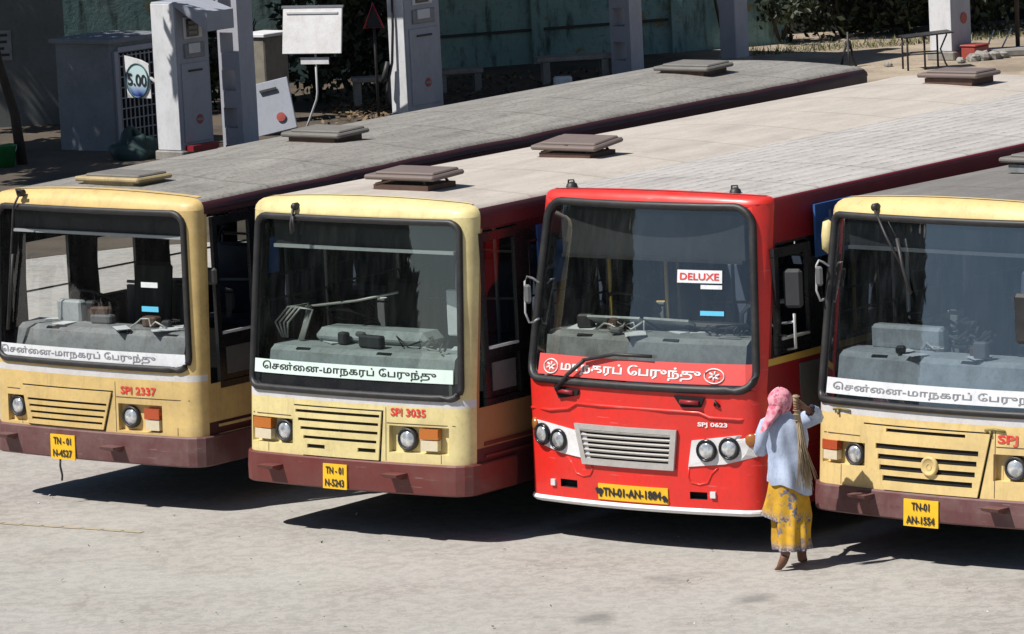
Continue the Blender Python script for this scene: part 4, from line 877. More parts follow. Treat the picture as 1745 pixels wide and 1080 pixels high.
def cloth(rings, seg=40, fold=0.006, freq=7, seed=0.0):
    """Loft of rings (cx, cy, z, rx, ry[, fold]) with irregular folds running down it."""
    rows = []
    for r in rings:
        cx, cy, z, rx, ry = r[:5]; fa = r[5] if len(r) > 5 else fold; row = []
        for j in range(seg):
            a = 2 * math.pi * j / seg
            w = fa * (math.sin(freq * a + 2.0 * math.sin(z * 5 + seed)) + 1.6 * noise.noise((math.cos(a) * 2.2, math.sin(a) * 2.2 + seed, z * 5)))
            row.append(Vector((cx + (rx + w) * math.cos(a), cy + (ry + w) * math.sin(a), z + (r[6](a) if len(r) > 6 else 0))))
        rows.append(row)
    return rows
def sleeve(mb, path, radii, seg=16, seed=0.0, fold=0.008):
    P = [Vector(p) for p in path]; rows = []
    for i, p in enumerate(P):
        d = (P[min(i + 1, len(P) - 1)] - P[max(i - 1, 0)]).normalized(); a = d.cross(Vector((0.2, 0.9, 0.3))).normalized(); b = d.cross(a)
        rows.append([p + (a * math.cos(t) + b * math.sin(t)) * (radii[i] + fold * (noise.noise((math.cos(t) * 2, math.sin(t) * 2 + seed, i * 0.9)) * 2)) for t in [2 * math.pi * j / seg for j in range(seg)]])
    mb.grid(rows, 0, True, closed=True)

def skirt_mat():
    m, nt, b = mat('printed_yellow_cotton')
    v = coords(nt); sx = nd(nt, 'ShaderNodeSeparateXYZ'); nt.links.new(v, sx.inputs[0])
    n = nz(nt, v, 22, 2, 0.5); n2 = nz(nt, coords(nt, (1, 1, 0.35)), 9, 3)
    pat = ramp(nt, n, 0.50, 0.56)
    col = mixc(nt, mathn(nt, 'MULTIPLY', pat, ramp(nt, n2, 0.50, 0.58)), (0.60, 0.34, 0.022), (0.13, 0.14, 0.21))
    col = mixc(nt, ramp(nt, nz(nt, v, 5, 3), 0.45, 0.7), col, (0.40, 0.21, 0.012), 'MIX')
    uvz = nd(nt, 'ShaderNodeAttribute'); uvz.attribute_name = 'border'
    bd = mixc(nt, ramp(nt, nz(nt, v, 60, 2), 0.5, 0.62), (0.06, 0.075, 0.16), (0.34, 0.36, 0.42))
    col = mixc(nt, uvz.outputs['Fac'], col, bd)
    nt.links.new(col, b.inputs['Base Color']); b.inputs['Roughness'].default_value = 0.85; return m
def add_border(o, fn):
    a = o.data.attributes.new('border', 'FLOAT', 'POINT')
    for i, v in enumerate(o.data.vertices): a.data[i].value = fn(v.co)

skin_m = paint('brown_skin', (0.17, 0.075, 0.042), 0.5, (0.11, 0.05, 0.03), 0.3, 12)
shirt_m = paint('pale_blue_shirt_cotton', (0.43, 0.50, 0.64), 0.9, (0.20, 0.26, 0.40), 0.7, 8, (1.3, 1.3, 0.45), bmp=0.15)
def scarf_mat():
    m, nt, b = mat('pink_check_scarf'); v = coords(nt, (1, 1, 0.8)); n = nz(nt, v, 14, 4, 0.7); n2 = nz(nt, v, 34, 3, 0.7)
    vo = nd(nt, 'ShaderNodeTexVoronoi'); vo.inputs['Scale'].default_value = 20; nt.links.new(v, vo.inputs['Vector'])
    col = mixc(nt, ramp(nt, vo.outputs['Distance'], 0.25, 0.5), (0.56, 0.13, 0.20), (0.70, 0.31, 0.37))
    col = mixc(nt, mathn(nt, 'MULTIPLY', ramp(nt, n, 0.52, 0.62), 0.8), col, (0.34, 0.035, 0.09)); col = mixc(nt, mathn(nt, 'MULTIPLY', ramp(nt, n2, 0.56, 0.66), 0.35), col, (0.75, 0.5, 0.54))
    nt.links.new(col, b.inputs['Base Color']); b.inputs['Roughness'].default_value = 0.9; bump(nt, b, n, 0.8, 0.02); return m
scarf_m = scarf_mat()
per = thing('person', 'person in pink head scarf, pale blue shirt and yellow printed wrap holding a broom', 'person', (2.275, 42.02, 0))
V = []; E_ = []; Rr = []
def jn(p, r, par=None):
    V.append(Vector(p)); Rr.append(r); i = len(V) - 1
    if par is not None: E_.append((par, i))
    return i
pel = jn((0, 0, 0.86), (0.105, 0.085)); sp = jn((0, 0.02, 1.03), (0.095, 0.07), pel); ch = jn((-0.01, 0.03, 1.19), (0.115, 0.075), sp)
nk = jn((-0.025, 0.03, 1.30), 0.048, ch); hd = jn((-0.035, 0.035, 1.365), 0.062, nk); h2 = jn((-0.04, 0.04, 1.43), (0.078, 0.088), hd); h3 = jn((-0.04, 0.045, 1.49), 0.055, h2)
chin = jn((-0.012, 0.115, 1.36), 0.026, hd); nose = jn((-0.008, 0.145, 1.415), 0.013, h2)
earR = jn((0.048, 0.045, 1.415), 0.016, h2); earL = jn((-0.128, 0.045, 1.415), 0.016, h2)
hl = jn((-0.09, 0, 0.80), 0.082, pel); kl = jn((-0.085, -0.02, 0.47), 0.052, hl); cl = jn((-0.07, -0.09, 0.33), 0.058, kl); al = jn((-0.05, -0.15, 0.155), 0.040, cl)
heel = jn((-0.040, -0.20, 0.14), 0.036, al); bl = jn((-0.10, -0.20, 0.05), 0.040, al); tl = jn((-0.135, -0.19, 0.024), 0.022, bl)
for k_, dx_ in enumerate((-0.03, -0.018, -0.004, 0.010, 0.022)): jn((-0.135 + dx_ * 0.9, -0.168 + dx_ * 0.5, 0.014), 0.009, bl)
hr = jn((0.09, 0, 0.80), 0.082, pel); kr = jn((0.10, 0.06, 0.46), 0.052, hr); cr = jn((0.095, 0.06, 0.31), 0.057, kr); ar = jn((0.085, 0.03, 0.10), 0.039, cr)
heelr = jn((0.080, -0.01, 0.036), 0.034, ar); br = jn((0.11, 0.12, 0.04), 0.036, ar)
for k_, dx_ in enumerate((-0.03, -0.016, -0.002, 0.012, 0.024)): jn((0.115 + dx_, 0.195 - abs(dx_) * 0.4, 0.016), 0.009, br)
sl_ = jn((-0.15, 0.03, 1.235), 0.058, ch); el = jn((-0.215, 0.07, 1.01), 0.037, sl_); wl = jn((-0.16, 0.27, 1.04), 0.024, el); pl_ = jn((-0.145, 0.34, 1.05), 0.028, wl)
for q in ((-0.03, 0.065, 0.012), (-0.012, 0.075, 0.0), (0.006, 0.07, -0.01), (0.022, 0.058, -0.02)): 
    m_ = jn((-0.145 + q[0], 0.34 + q[1], 1.05 + q[2]), 0.009, pl_); jn((-0.145 + q[0] * 1.1 + 0.012, 0.34 + q[1] + 0.02, 1.05 + q[2] - 0.028), 0.0075, m_)
jn((-0.10, 0.36, 1.045), 0.010, pl_)
sr = jn((0.135, 0.03, 1.24), 0.056, ch); er = jn((0.265, -0.005, 1.285), 0.037, sr); wr = jn((0.165, -0.13, 1.375), 0.024, er); pr = jn((0.128, -0.165, 1.415), 0.028, wr)
for i_, dz_ in enumerate((0.036, 0.014, -0.008, -0.028)):                       # four fingers closed round the broom handle
    a1_ = jn((0.108, -0.205, 1.415 + dz_), 0.0095, pr); a2_ = jn((0.078, -0.222, 1.418 + dz_), 0.009, a1_); jn((0.056, -0.200, 1.418 + dz_), 0.008, a2_)
t1_ = jn((0.108, -0.150, 1.452), 0.010, pr); jn((0.072, -0.158, 1.458), 0.009, t1_)
skin_mesh('body', V, E_, Rr, skin_m, per, 2)
k = MB()
hem = lambda a: -0.10 * max(0, math.cos(a - 5.7)) ** 1.5 + 0.012 * math.sin(3 * a)
k.grid(cloth([(0.005, -0.01, 0.735, 0.182, 0.165, 0.016, hem), (0.005, -0.008, 0.77, 0.184, 0.165, 0.014, lambda a: hem(a) * 0.8), (0.005, -0.005, 0.81, 0.178, 0.158, 0.016, lambda a: hem(a) * 0.5), (0, 0, 0.85, 0.172, 0.15, 0.013), (0, 0, 0.89, 0.168, 0.142, 0.016), (0, 0.005, 0.93, 0.164, 0.136, 0.020), (0, 0.01, 0.965, 0.16, 0.126, 0.018), (-0.002, 0.014, 1.0, 0.163, 0.124, 0.014), (-0.002, 0.018, 1.04, 0.166, 0.122, 0.013), (-0.004, 0.02, 1.08, 0.17, 0.12, 0.015), (-0.005, 0.022, 1.12, 0.173, 0.12, 0.012),
              (-0.01, 0.026, 1.19, 0.175, 0.115, 0.008), (-0.012, 0.03, 1.245, 0.158, 0.103, 0.005), (-0.015, 0.03, 1.285, 0.112, 0.083, 0.003), (-0.02, 0.03, 1.31, 0.07, 0.062, 0.002), (-0.02, 0.03, 1.335, 0.062, 0.058, 0.001)], 52, freq=6, seed=1.3), 0, True, closed=True)
sleeve(k, [(-0.10, 0.03, 1.245), (-0.155, 0.035, 1.225), (-0.185, 0.045, 1.14), (-0.205, 0.06, 1.06), (-0.215, 0.085, 1.005), (-0.205, 0.14, 1.01)], [0.075, 0.078, 0.074, 0.068, 0.064, 0.056], seed=2)
sleeve(k, [(0.09, 0.03, 1.23), (0.145, 0.03, 1.245), (0.21, 0.015, 1.268), (0.262, -0.005, 1.285), (0.245, -0.055, 1.32), (0.205, -0.095, 1.35)], [0.07, 0.076, 0.070, 0.064, 0.058, 0.052], seed=5)
k.build('shirt', shirt_m, per)
sk_m = skirt_mat()
k = MB()
k.grid(cloth([(0.0, 0, 0.90, 0.115, 0.095, 0.002), (0.0, 0, 0.85, 0.135, 0.115, 0.003), (0.0, 0, 0.74, 0.152, 0.135, 0.007), (0.0, -0.005, 0.58, 0.158, 0.145, 0.012), (0.005, -0.015, 0.44, 0.156, 0.15, 0.016), (0.008, -0.045, 0.33, 0.152, 0.165, 0.016), (0.010, -0.06, 0.25, 0.150, 0.172, 0.018), (0.012, -0.07, 0.17, 0.148, 0.175, 0.02)], 56, freq=8, seed=0.4), 0, True, closed=True)
o = k.build('skirt', sk_m, per); add_border(o, lambda c: 1.0 if c.z < 0.21 else 0.0)
# second wrap of the cloth: open flap flaring at the left hip with a printed border along its lower edge
k = MB(); rows = []
for j in range(26):
    f = j / 25; a = math.radians(100 + 250 * f); zl = 0.52 - 0.15 * f + 0.025 * math.sin(f * 9)
    fl = 0.065 * math.exp(-((f - 0.30) / 0.16) ** 2)
    col_ = []
    for i in range(10):
        g_ = i / 9; z = 0.79 + (zl - 0.79) * g_; w = 0.012 * math.sin(f * 34 + g_ * 2) * g_ + fl * g_ ** 1.3
        col_.append(Vector(((0.160 + 0.018 * g_ + w) * math.cos(a), (0.145 + 0.018 * g_ + w) * math.sin(a) - 0.012 * g_, z)))
    rows.append(col_)
k.grid(rows, 0, True); o = k.build('wrap', sk_m, per)
a_ = o.data.attributes.new('border', 'FLOAT', 'POINT')
for i in range(len(o.data.vertices)): a_.data[i].value = 1.0 if i % 10 >= 9 else 0.35 if i % 10 == 8 else 0.0
# head scarf: cap over the head with a tail down the left shoulder
k = MB(); rows = []
for i in range(11):
    th = math.pi * (0.03 + 0.80 * i / 10); row = []
    for j in range(28):
        a = 2 * math.pi * j / 28; cut = 1.0
        x = 0.104 * math.sin(th) * math.cos(a); y = 0.116 * math.sin(th) * math.sin(a); z = 0.118 * math.cos(th)
        if y > 0.055 and th > 0.9: y = 0.055 + (y - 0.055) * 0.3                     # open at the face
        w = 1 + 0.05 * noise.noise((x * 16, y * 16, z * 16)) + 0.028 * math.sin(a * 4 + z * 40)
        row.append(Vector((-0.04 + x * w, 0.03 + y * w, 1.425 + z * w)))
    rows.append(row)
k.grid(rows, 0, True, closed=True)
rows = []
for i in range(10):
    f = i / 9; c = Vector((-0.06, -0.015, 1.40)).lerp(Vector((-0.175, -0.09, 1.215)), f); w = 0.088 - 0.030 * f; dpt = 0.062 - 0.028 * f
    rows.append([c + Vector((w * math.cos(a) * 0.9, dpt * math.sin(a), 0.04 * math.cos(a) * f + 0.0)) * (1 + 0.16 * noise.noise((a * 1.2, f * 4, 3)) + 0.10 * math.sin(a * 4 + f * 2)) for a in [2 * math.pi * j / 18 for j in range(18)]])
k.grid(rows, 0, True, closed=True); k.add(rows[-1], [tuple(range(18))]); 
k.build('head_scarf', scarf_m, per)
# broom of coconut-leaf ribs held handle-up behind the shoulder
br_t = thing('broom', 'bundle of thin tan twigs tied as a broom, held upside down by the person', 'broom', (2.275 + 0.083, 42.02 - 0.195, 0))
k = MB(); k.tube([(-0.006, 0.0, 1.505), (-0.003, 0.0, 1.44), (0.003, 0, 1.36), (0.008, -0.004, 1.28)], [0.024, 0.026, 0.025, 0.027], 10)
for z in (1.49, 1.375, 1.34, 1.29): k.tube([(0.029 * math.cos(a), 0.029 * math.sin(a), z) for a in [i * 0.524 for i in range(12)]], 0.005, 4, closed=True)
k.build('handle', paint('bound_broom_handle', (0.34, 0.26, 0.17), 0.8, (0.14, 0.1, 0.06), 0.6, 20), br_t)
k = MB()
for i in range(150):
    a = rnd.random() * 6.28; r0 = 0.022 * math.sqrt(rnd.random()); sp_ = rnd.gauss(0, 0.040); sy = rnd.gauss(0, 0.03); ln = rnd.uniform(0.46, 0.66)
    p0 = Vector((0.006 + r0 * math.cos(a), r0 * math.sin(a), 1.34)); p2 = Vector((0.055 + sp_ + r0 * math.cos(a) * 1.5, -0.015 + sy, 1.34 - ln)); p1 = p0.lerp(p2, 0.5) + Vector((-sp_ * 0.25, -0.008, 0))
    k.tube([p0, p1, p2], [0.0036, 0.003, 0.0016], 3)
k.build('bristles', paint('dry_twig', (0.42, 0.33, 0.22), 0.8, (0.2, 0.14, 0.08), 0.6, 14, (1, 1, 0.2)), br_t)
# ---------------------------------------------------------------- fuel island, yard wall and what lies about behind the buses
RZ = -R(38.3)
def along(c, x, y):   # offset in the island's frame (x to the right-hand face, y away)
    return (c[0] + x * math.cos(RZ) - y * math.sin(RZ), c[1] + x * math.sin(RZ) + y * math.cos(RZ))
M['cabinet'] = paint('shaded_white_cabinet', (0.33, 0.35, 0.41), 0.55, (0.22, 0.22, 0.22), 0.4, 2.5, (1, 1, 0.5))  # cabinet white darkened in colour for the faces in shade
M['cabinet_lt'] = paint('white_cabinet', (0.68, 0.69, 0.72), 0.55, (0.3, 0.3, 0.3), 0.4, 2.5, (1, 1, 0.5))
M['panel_grey'] = paint('grey_panel', (0.22, 0.23, 0.26), 0.5, (0.12, 0.12, 0.12), 0.4, 6)
M['concrete'] = paint('stained_concrete', (0.30, 0.285, 0.26), 0.9, (0.10, 0.095, 0.085), 0.7, 3, bmp=0.3)
M['red_em'] = paint('red_emblem', (0.32, 0.05, 0.04), 0.5, (0.3, 0.1, 0.08), 0.4, 9)
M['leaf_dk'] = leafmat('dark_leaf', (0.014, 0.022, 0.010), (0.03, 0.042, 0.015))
M['leaf'] = leafmat('green_leaf', (0.035, 0.06, 0.018), (0.07, 0.095, 0.03))
M['bark'] = paint('dark_bark', (0.055, 0.042, 0.034), 0.9, (0.02, 0.016, 0.013), 0.7, 6, (1, 1, 0.3))

def dispenser(x, y, w, d, h, label, shade=False, full=True):
    t = thing('fuel_dispenser', label, 'fuel dispenser', (x, y, 0), RZ, 'tall fuel dispensers on the island')
    k = MB(); k.box((0, 0, h / 2 + 0.06), (w, d, h - 0.12), bev=0.02); k.build('cabinet', M['cabinet'], t)
    k = MB(); k.box((0, 0, 0.08), (w + 0.08, d + 0.08, 0.16), bev=0.02); k.build('plinth', M['concrete'], t)
    k = MB(); k.box((0, -d / 2 - 0.004, h / 2 + 0.07), (w - 0.03, 0.012, h - 0.2), bev=0.004); k.build('end_panel', M['cabinet_lt'], t)  # end face in the lighter copy of the white, as lit by the sun
    X = w / 2
    if full:
        k = MB(); k.box((X + 0.008, 0, h * 0.36), (0.022, d * 0.8, h * 0.50), bev=0.008); dr = k.build('door', M['cabinet'], t)
        k = MB(); k.box((X + 0.030, 0.0, h * 0.56), (0.03, d * 0.42, 0.03), bev=0.008); k.build('handle', M['black'], dr)
        k = MB(); k.lathe([(0.075, 0.0), (0.075, 0.008), (0.0005, 0.01)], (X + 0.02, 0.05, h * 0.25), (1, 0, 0), 20, smooth=False); em = k.build('emblem', M['red_em'], dr)
        k = MB(); k.box((X + 0.032, 0.05, h * 0.25), (0.006, 0.16, 0.035)); k.build('emblem_band', M['panel_grey'], em)
        k = MB(); k.box((X + 0.012, 0.02, h * 0.685), (0.03, d * 0.62, 0.23), bev=0.01); kp = k.build('keypad_panel', M['panel_grey'], t)
        k = MB(); k.box((X + 0.032, 0.0, h * 0.70), (0.012, d * 0.34, 0.15)); k.build('keypad', M['cabinet_lt'], kp)
        k = MB(); k.box((X + 0.012, 0.0, h * 0.83), (0.03, d * 0.55, 0.34), bev=0.01); dp = k.build('display_panel', M['cabinet_lt'], t)
        k = MB(); k.box((X + 0.030, -0.02, h * 0.83), (0.012, d * 0.36, 0.28)); sc_ = k.build('screen', M['blackgloss'], dp)
        for q in range(3): 
            k = MB(); k.box((X + 0.039, -0.02, h * 0.83 + 0.08 - q * 0.08), (0.006, d * 0.26, 0.045)); k.build('readout', M['panel_grey'], sc_)
    return t
d1 = dispenser(-4.915, 77.65, 0.50, 0.76, 2.46, 'white fuel dispenser with sun-dappled left side, beside the battened column')
k = MB(); k.add([(0.24, -0.4, 2.46), (0.75, -0.2, 2.30), (0.75, 0.42, 2.30), (0.24, 0.4, 2.46), (0.24, -0.4, 2.41), (0.75, -0.2, 2.0), (0.75, 0.42, 2.0), (0.24, 0.4, 2.41)], [(0, 1, 2, 3), (7, 6, 5, 4), (0, 4, 5, 1), (1, 5, 6, 2), (2, 6, 7, 3), (3, 7, 4, 0)]); k.build('hood', M['cabinet'], d1)
k = MB(); k.box((0.16, 0.0, 0.19), (0.5, 0.6, 0.09)); k.build('base_tray', M['red_dk'], d1)
d2 = dispenser(-1.36, 81.75, 0.36, 0.92, 2.5, 'grey fuel dispenser with black hose, standing alone before the teal wall')
k = MB(); k.tube([(-0.02, -0.50, 2.4), (-0.02, -0.52, 1.6), (-0.05, -0.55, 1.0), (-0.10, -0.60, 0.75), (-0.13, -0.62, 0.45), (-0.10, -0.60, 0.3)], [0.02, 0.022, 0.024, 0.03, 0.035, 0.03], 7); hs_ = k.build('hose', M['black'], d2)
k = MB(); k.tube([(-0.10, -0.60, 1.02), (-0.14, -0.64, 0.8), (-0.20, -0.66, 0.68)], [0.04, 0.05, 0.03], 7); k.build('nozzle', M['black'], hs_)
d3 = dispenser(7.93, 87.95, 0.48, 0.62, 2.5, 'sunlit white dispenser cabinet at the right above a red box', full=False)
k = MB(); k.lathe([(0.10, 0.0), (0.10, 0.008), (0.0005, 0.01)], (0.245, 0.06, 0.72), (1, 0, 0), 18, smooth=False); k.build('emblem', M['red_em'], d3)
rb = thing('red_box', 'red box on the ground beside the white dispenser cabinet', 'box', (*along((7.93, 87.95), 0.50, 0.0), 0), RZ)
k = MB(); k.box((0, 0, 0.12), (0.3, 0.46, 0.24), bev=0.02); k.build('body', M['red_em'], rb)
k = MB(); k.box((0, 0, 0.255), (0.33, 0.49, 0.03), bev=0.01); k.build('lid', M['red_em'], rb)

M['column'] = paint('whitewashed_steel', (0.40, 0.41, 0.47), 0.6, (0.25, 0.24, 0.24), 0.4, 2.5, (1, 1, 0.4))
def column(x, y, h, label):
    t = thing('column', label, 'column', (x, y, 0), RZ, 'battened columns of the fuel station')
    for sx in (-0.19, 0.16):
        k = MB(); wd = 0.05 if sx < 0 else 0.11; k.box((sx, 0, h / 2), (wd, 0.36, h)); k.build('channel', M['column'], t)
    for i in range(int(h / 0.59) + 1):
        k = MB(); k.box((-0.03, -0.17, 0.24 + i * 0.59 - 0.0), (0.272, 0.02, 0.27)); k.build('batten', M['column'], t)
        k = MB(); k.box((-0.03, 0.17, 0.24 + i * 0.59 - 0.0), (0.272, 0.02, 0.27)); k.build('batten', M['column'], t)
    k = MB(); k.box((0, 0, 0.03), (0.6, 0.6, 0.06)); k.build('base_plate', M['concrete'], t); return t
column(-4.10, 78.35, 4.5, 'pale battened steel column beside the dappled dispenser')
column(2.22, 86.8, 4.5, 'pale battened steel column near the dark benches by the teal wall')
pt = thing('pillar', 'plain square masonry pillar with dark left face near the sunlit ground', 'pillar', (4.2, 89.3, 0), RZ)
k = MB(); k.box((0, 0, 2.27), (0.36, 0.40, 4.5), bev=0.015); k.build('shaft', M['column'], pt)
k = MB(); k.box((0, 0, 0.02), (0.46, 0.5, 0.16), bev=0.02); k.build('footing', M['concrete'], pt)
# unseen roof over the island, its slab shaped to shade the yard and wall
cp = thing('canopy', 'unseen flat grey roof slab over the fuel island, shaped for its shade', 'canopy', (*along((-4.2, 78.6), 0.1, 8.2), 4.55), RZ)
k = MB(); k.box((-2.75, -0.75, 0.12), (7.3, 10.7, 0.2)); k.build('slab', M['concrete'], cp)
for xx in (-0.1,):
    k = MB(); k.box((xx, -1.8, -0.05), (0.2, 13.6, 0.18)); k.build('beam', M['column'], cp)

# walls
def wall_mat():
    m, nt, b = mat('peeling_teal_plaster')
    v = coords(nt); vs = coords(nt, (1.6, 1, 0.35)); a = nz(nt, v, 1.1, 6, 0.7); s1 = nz(nt, vs, 2.4, 5, 0.7); f = nz(nt, v, 9, 5, 0.7)
    col = mixc(nt, ramp(nt, a, 0.35, 0.65), (0.19, 0.34, 0.33), (0.28, 0.41, 0.39))
    col = mixc(nt, ramp(nt, s1, 0.52, 0.68), col, (0.07, 0.10, 0.09))
    col = mixc(nt, ramp(nt, nz(nt, v, 0.8, 6, 0.75), 0.57, 0.62), col, (0.26, 0.22, 0.10))
    col = mixc(nt, mathn(nt, 'MULTIPLY', ramp(nt, f, 0.52, 0.75), 0.6), col, (0.05, 0.06, 0.05))
    nt.links.new(col, b.inputs['Base Color']); b.inputs['Roughness'].default_value = 0.9; bump(nt, b, f, 0.4, 0.03); return m
WD = Vector((1, 0.33, 0)).normalized(); W0 = Vector((0.5, 91.0, 0)); WRZ = math.atan2(WD.y, WD.x)
wl_ = thing('yard_wall', 'long peeling teal plaster wall behind the fuel island', 'wall', tuple(W0), WRZ)
k = MB(); k.box((-3.2, 0.12, 1.5), (16.6, 0.24, 3.0)); M['teal'] = wall_mat(); k.build('plaster', M['teal'], wl_)
k = MB(); k.box((-2.0, -0.03, 0.62), (9.5, 0.05, 0.05)); k.build('ledge', M['black'], wl_)
for xx in (2.9, 0.2, -2.6):
    k = MB(); k.box((xx, -0.06, 1.5), (0.22, 0.12, 3.0)); k.build('pier', M['teal'], wl_)
k = MB(); k.tube([(3.45, -0.1, 2.4), (3.6, -0.12, 1.2), (3.75, -0.1, 0.4)], 0.03, 6); k.build('drain_pipe', M['black'], wl_)
lw = thing('whitewashed_wall', 'dull white wall with a dark notice at the far left', 'wall', (-8.35, 84.0, 0), R(8))
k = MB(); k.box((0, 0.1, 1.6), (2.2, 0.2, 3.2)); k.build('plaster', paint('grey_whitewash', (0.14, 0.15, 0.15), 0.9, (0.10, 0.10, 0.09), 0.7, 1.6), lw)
k = MB(); k.box((-0.07, -0.012, 1.38), (0.55, 0.02, 0.50)); nb = k.build('notice', paint('faded_notice', (0.26, 0.27, 0.27), 0.8, (0.12, 0.12, 0.12), 0.5, 8), lw)
for i in range(4):
    k = MB(); k.box((-0.07 + 0.02 * (i % 2), -0.026, 1.55 - i * 0.11), (0.42 - 0.06 * (i % 3), 0.006, 0.045)); k.build('text_line', M['ink'], nb)

# kiosk with a barred door
kx = thing('kiosk', 'small pale kiosk with a dark barred door', 'kiosk', (-6.20, 80.0, 0), RZ)
M['kiosk'] = paint('grey_blue_plaster', (0.20, 0.22, 0.25), 0.85, (0.14, 0.15, 0.15), 0.6, 2)
k = MB(); W_, D_, H_ = 1.15, 1.28, 1.72
k.box((0, 0, H_ / 2), (W_, D_, H_)); k.build('walls', M['kiosk'], kx)
k = MB(); k.box((0.0, 0, H_ + 0.03), (W_ + 0.16, D_ + 0.14, 0.07)); k.build('roof_slab', M['kiosk'], kx)
k = MB(); k.box((W_ / 2 + 0.004, 0.0, 0.83), (0.012, 0.95, 1.42)); dk = k.build('door', M['void'], kx)
k = MB(); y_ = lambda i: -0.45 + i * 0.9 / 9
for i in range(10): k.box((W_ / 2 + 0.03, y_(i), 0.83), (0.016, 0.022, 1.40))
for j in range(9): k.box((W_ / 2 + 0.032, 0, 0.16 + j * 0.167), (0.016, 0.92, 0.018))
k.build('bars', paint('grey_steel_bars', (0.30, 0.32, 0.35), 0.6), dk)
k = MB()
for yy in (-0.52, 0.52): k.box((W_ / 2 + 0.02, yy, 0.83), (0.05, 0.09, 1.5))
k.box((W_ / 2 + 0.02, 0, 1.60), (0.05, 0.95, 0.08)); k.build('door_frame', M['cabinet'], kx)

# 5.00 sign on a bent post
sg = thing('round_sign', 'white sheet with a blue-green round sign reading 5.00 on a bent post', 'sign', (-5.26, 77.9, 0), R(-30))
k = MB(); k.tube([(0, 0, 0), (-0.01, 0, 0.75), (-0.03, 0, 1.02), (-0.09, -0.01, 1.18), (-0.2, -0.02, 1.25), (-0.42, -0.02, 1.27)], 0.03, 8); k.build('post', M['pole_g'], sg)
k = MB(); cx_, cz_ = -0.41, 1.23
k.add([(cx_ - 0.22, -0.06, cz_ + 0.37), (cx_ - 0.15, -0.06, cz_ + 0.36), (cx_ + 0.08, -0.05, cz_ + 0.30), (cx_ + 0.21, -0.05, cz_ + 0.24), (cx_ + 0.235, -0.05, cz_ - 0.30), (cx_ - 0.20, -0.06, cz_ - 0.29)], [(0, 1, 2, 3, 4, 5)])
k.add([(p[0], p[1] + 0.015, p[2]) for p in k.v[:6]], [(5, 4, 3, 2, 1, 0)]); bd_ = k.build('sheet', M['white'], sg)
def disc_mat():
    m, nt, b = mat('sign_disc_print'); v = coords(nt); sx = nd(nt, 'ShaderNodeSeparateXYZ'); nt.links.new(v, sx.inputs[0])
    nt.links.new(mixc(nt, ramp(nt, mathn(nt, 'SUBTRACT', sx.outputs[2], 0.62), 0.36, 0.56), (0.01, 0.05, 0.35), (0.55, 0.72, 0.74)), b.inputs['Base Color']); b.inputs['Roughness'].default_value = 0.5; return m
k = MB(); k.add([(cx_ + 0.205 * math.cos(a), -0.068, cz_ - 0.02 + 0.265 * math.sin(a)) for a in [i * 0.2094 for i in range(30)]], [tuple(range(30))]); dc = k.build('disc', disc_mat(), sg)
k = MB(); k.tube([(cx_ + 0.205 * math.cos(a), -0.07, cz_ - 0.02 + 0.265 * math.sin(a)) for a in [i * 0.2094 for i in range(30)]], 0.012, 5, closed=True); k.build('ring', paint('teal_ring', (0.05, 0.16, 0.18)), dc)
k = MB(); put_text(k, '5.00', lambda a, b: Vector((cx_ - 0.17 + a * 0.35, -0.078, cz_ - 0.09 + b * 0.19 - 0.03 * a)), 0.02); k.build('lettering', M['ink'], dc)

# blank notice board on a bent stand
nbd = thing('notice_board', 'blank white board on a thin bent stand, lit by the sun', 'board', (-3.08, 81.0, 0), R(-24))
k = MB(); k.box((0.10, 0, 1.62), (1.06, 0.03, 0.76), bev=0.008, rx=-0.16); bb = k.build('board', M['white'], nbd)
k = MB(); k.box((0.10, 0.025, 1.90), (0.92, 0.02, 0.03), rx=-0.16); k.build('clip_bar', M['pole_g'], bb)
k = MB()
for a_, b_ in (((0.10, 0.06, 2.0), (1.10, 0.05, 0.035)),): k.box(a_, b_)
k.build('frame', M['panel_grey'], bb)
k = MB(); k.box((0.12, -0.01, 1.13), (0.50, 0.02, 0.11)); k.build('chalk_tray', M['white'], nbd)
k = MB(); k.tube([(0.12, 0.02, 1.3), (0.12, 0.02, 0.62), (0.10, 0.02, 0.5), (-0.05, 0.0, 0.15), (-0.12, 0, 0.0)], 0.02, 6); k.build('stand', M['pole_g'], nbd)
# leaning dispenser panel, utility box
lp = thing('leaning_panel', 'loose grey dispenser door leaning with a red emblem', 'panel', (-3.62, 80.4, 0.06), R(-6)); lp.rotation_euler.y = -0.20; 
k = MB(); k.box((0, 0.12, 0.40), (0.68, 0.05, 0.86), rx=-0.30, bev=0.01); pn = k.build('sheet', M['cabinet'], lp)
k = MB(); k.box((0.0, 0.15, 0.68), (0.28, 0.03, 0.04), rx=-0.30); k.build('handle', M['black'], pn)
k = MB(); k.lathe([(0.075, 0), (0.075, 0.012), (0.001, 0.014)], (0.12, 0.02, 0.22), (0, -1, 0.31), 16, smooth=False); k.build('emblem', M['red_em'], pn)
ub = thing('utility_box', 'weathered beige box with a pale lid behind the leaning panel', 'box', (-3.85, 82.6, 0), RZ)
k = MB(); k.box((0, 0, 0.72), (0.5, 0.6, 1.44), bev=0.02); k.build('cabinet', paint('beige_box', (0.24, 0.22, 0.18), 0.8, (0.1, 0.09, 0.07), 0.6, 4), ub)
k = MB(); k.box((0, 0, 1.47), (0.58, 0.68, 0.06), bev=0.01); k.build('lid', M['cabinet_lt'], ub)
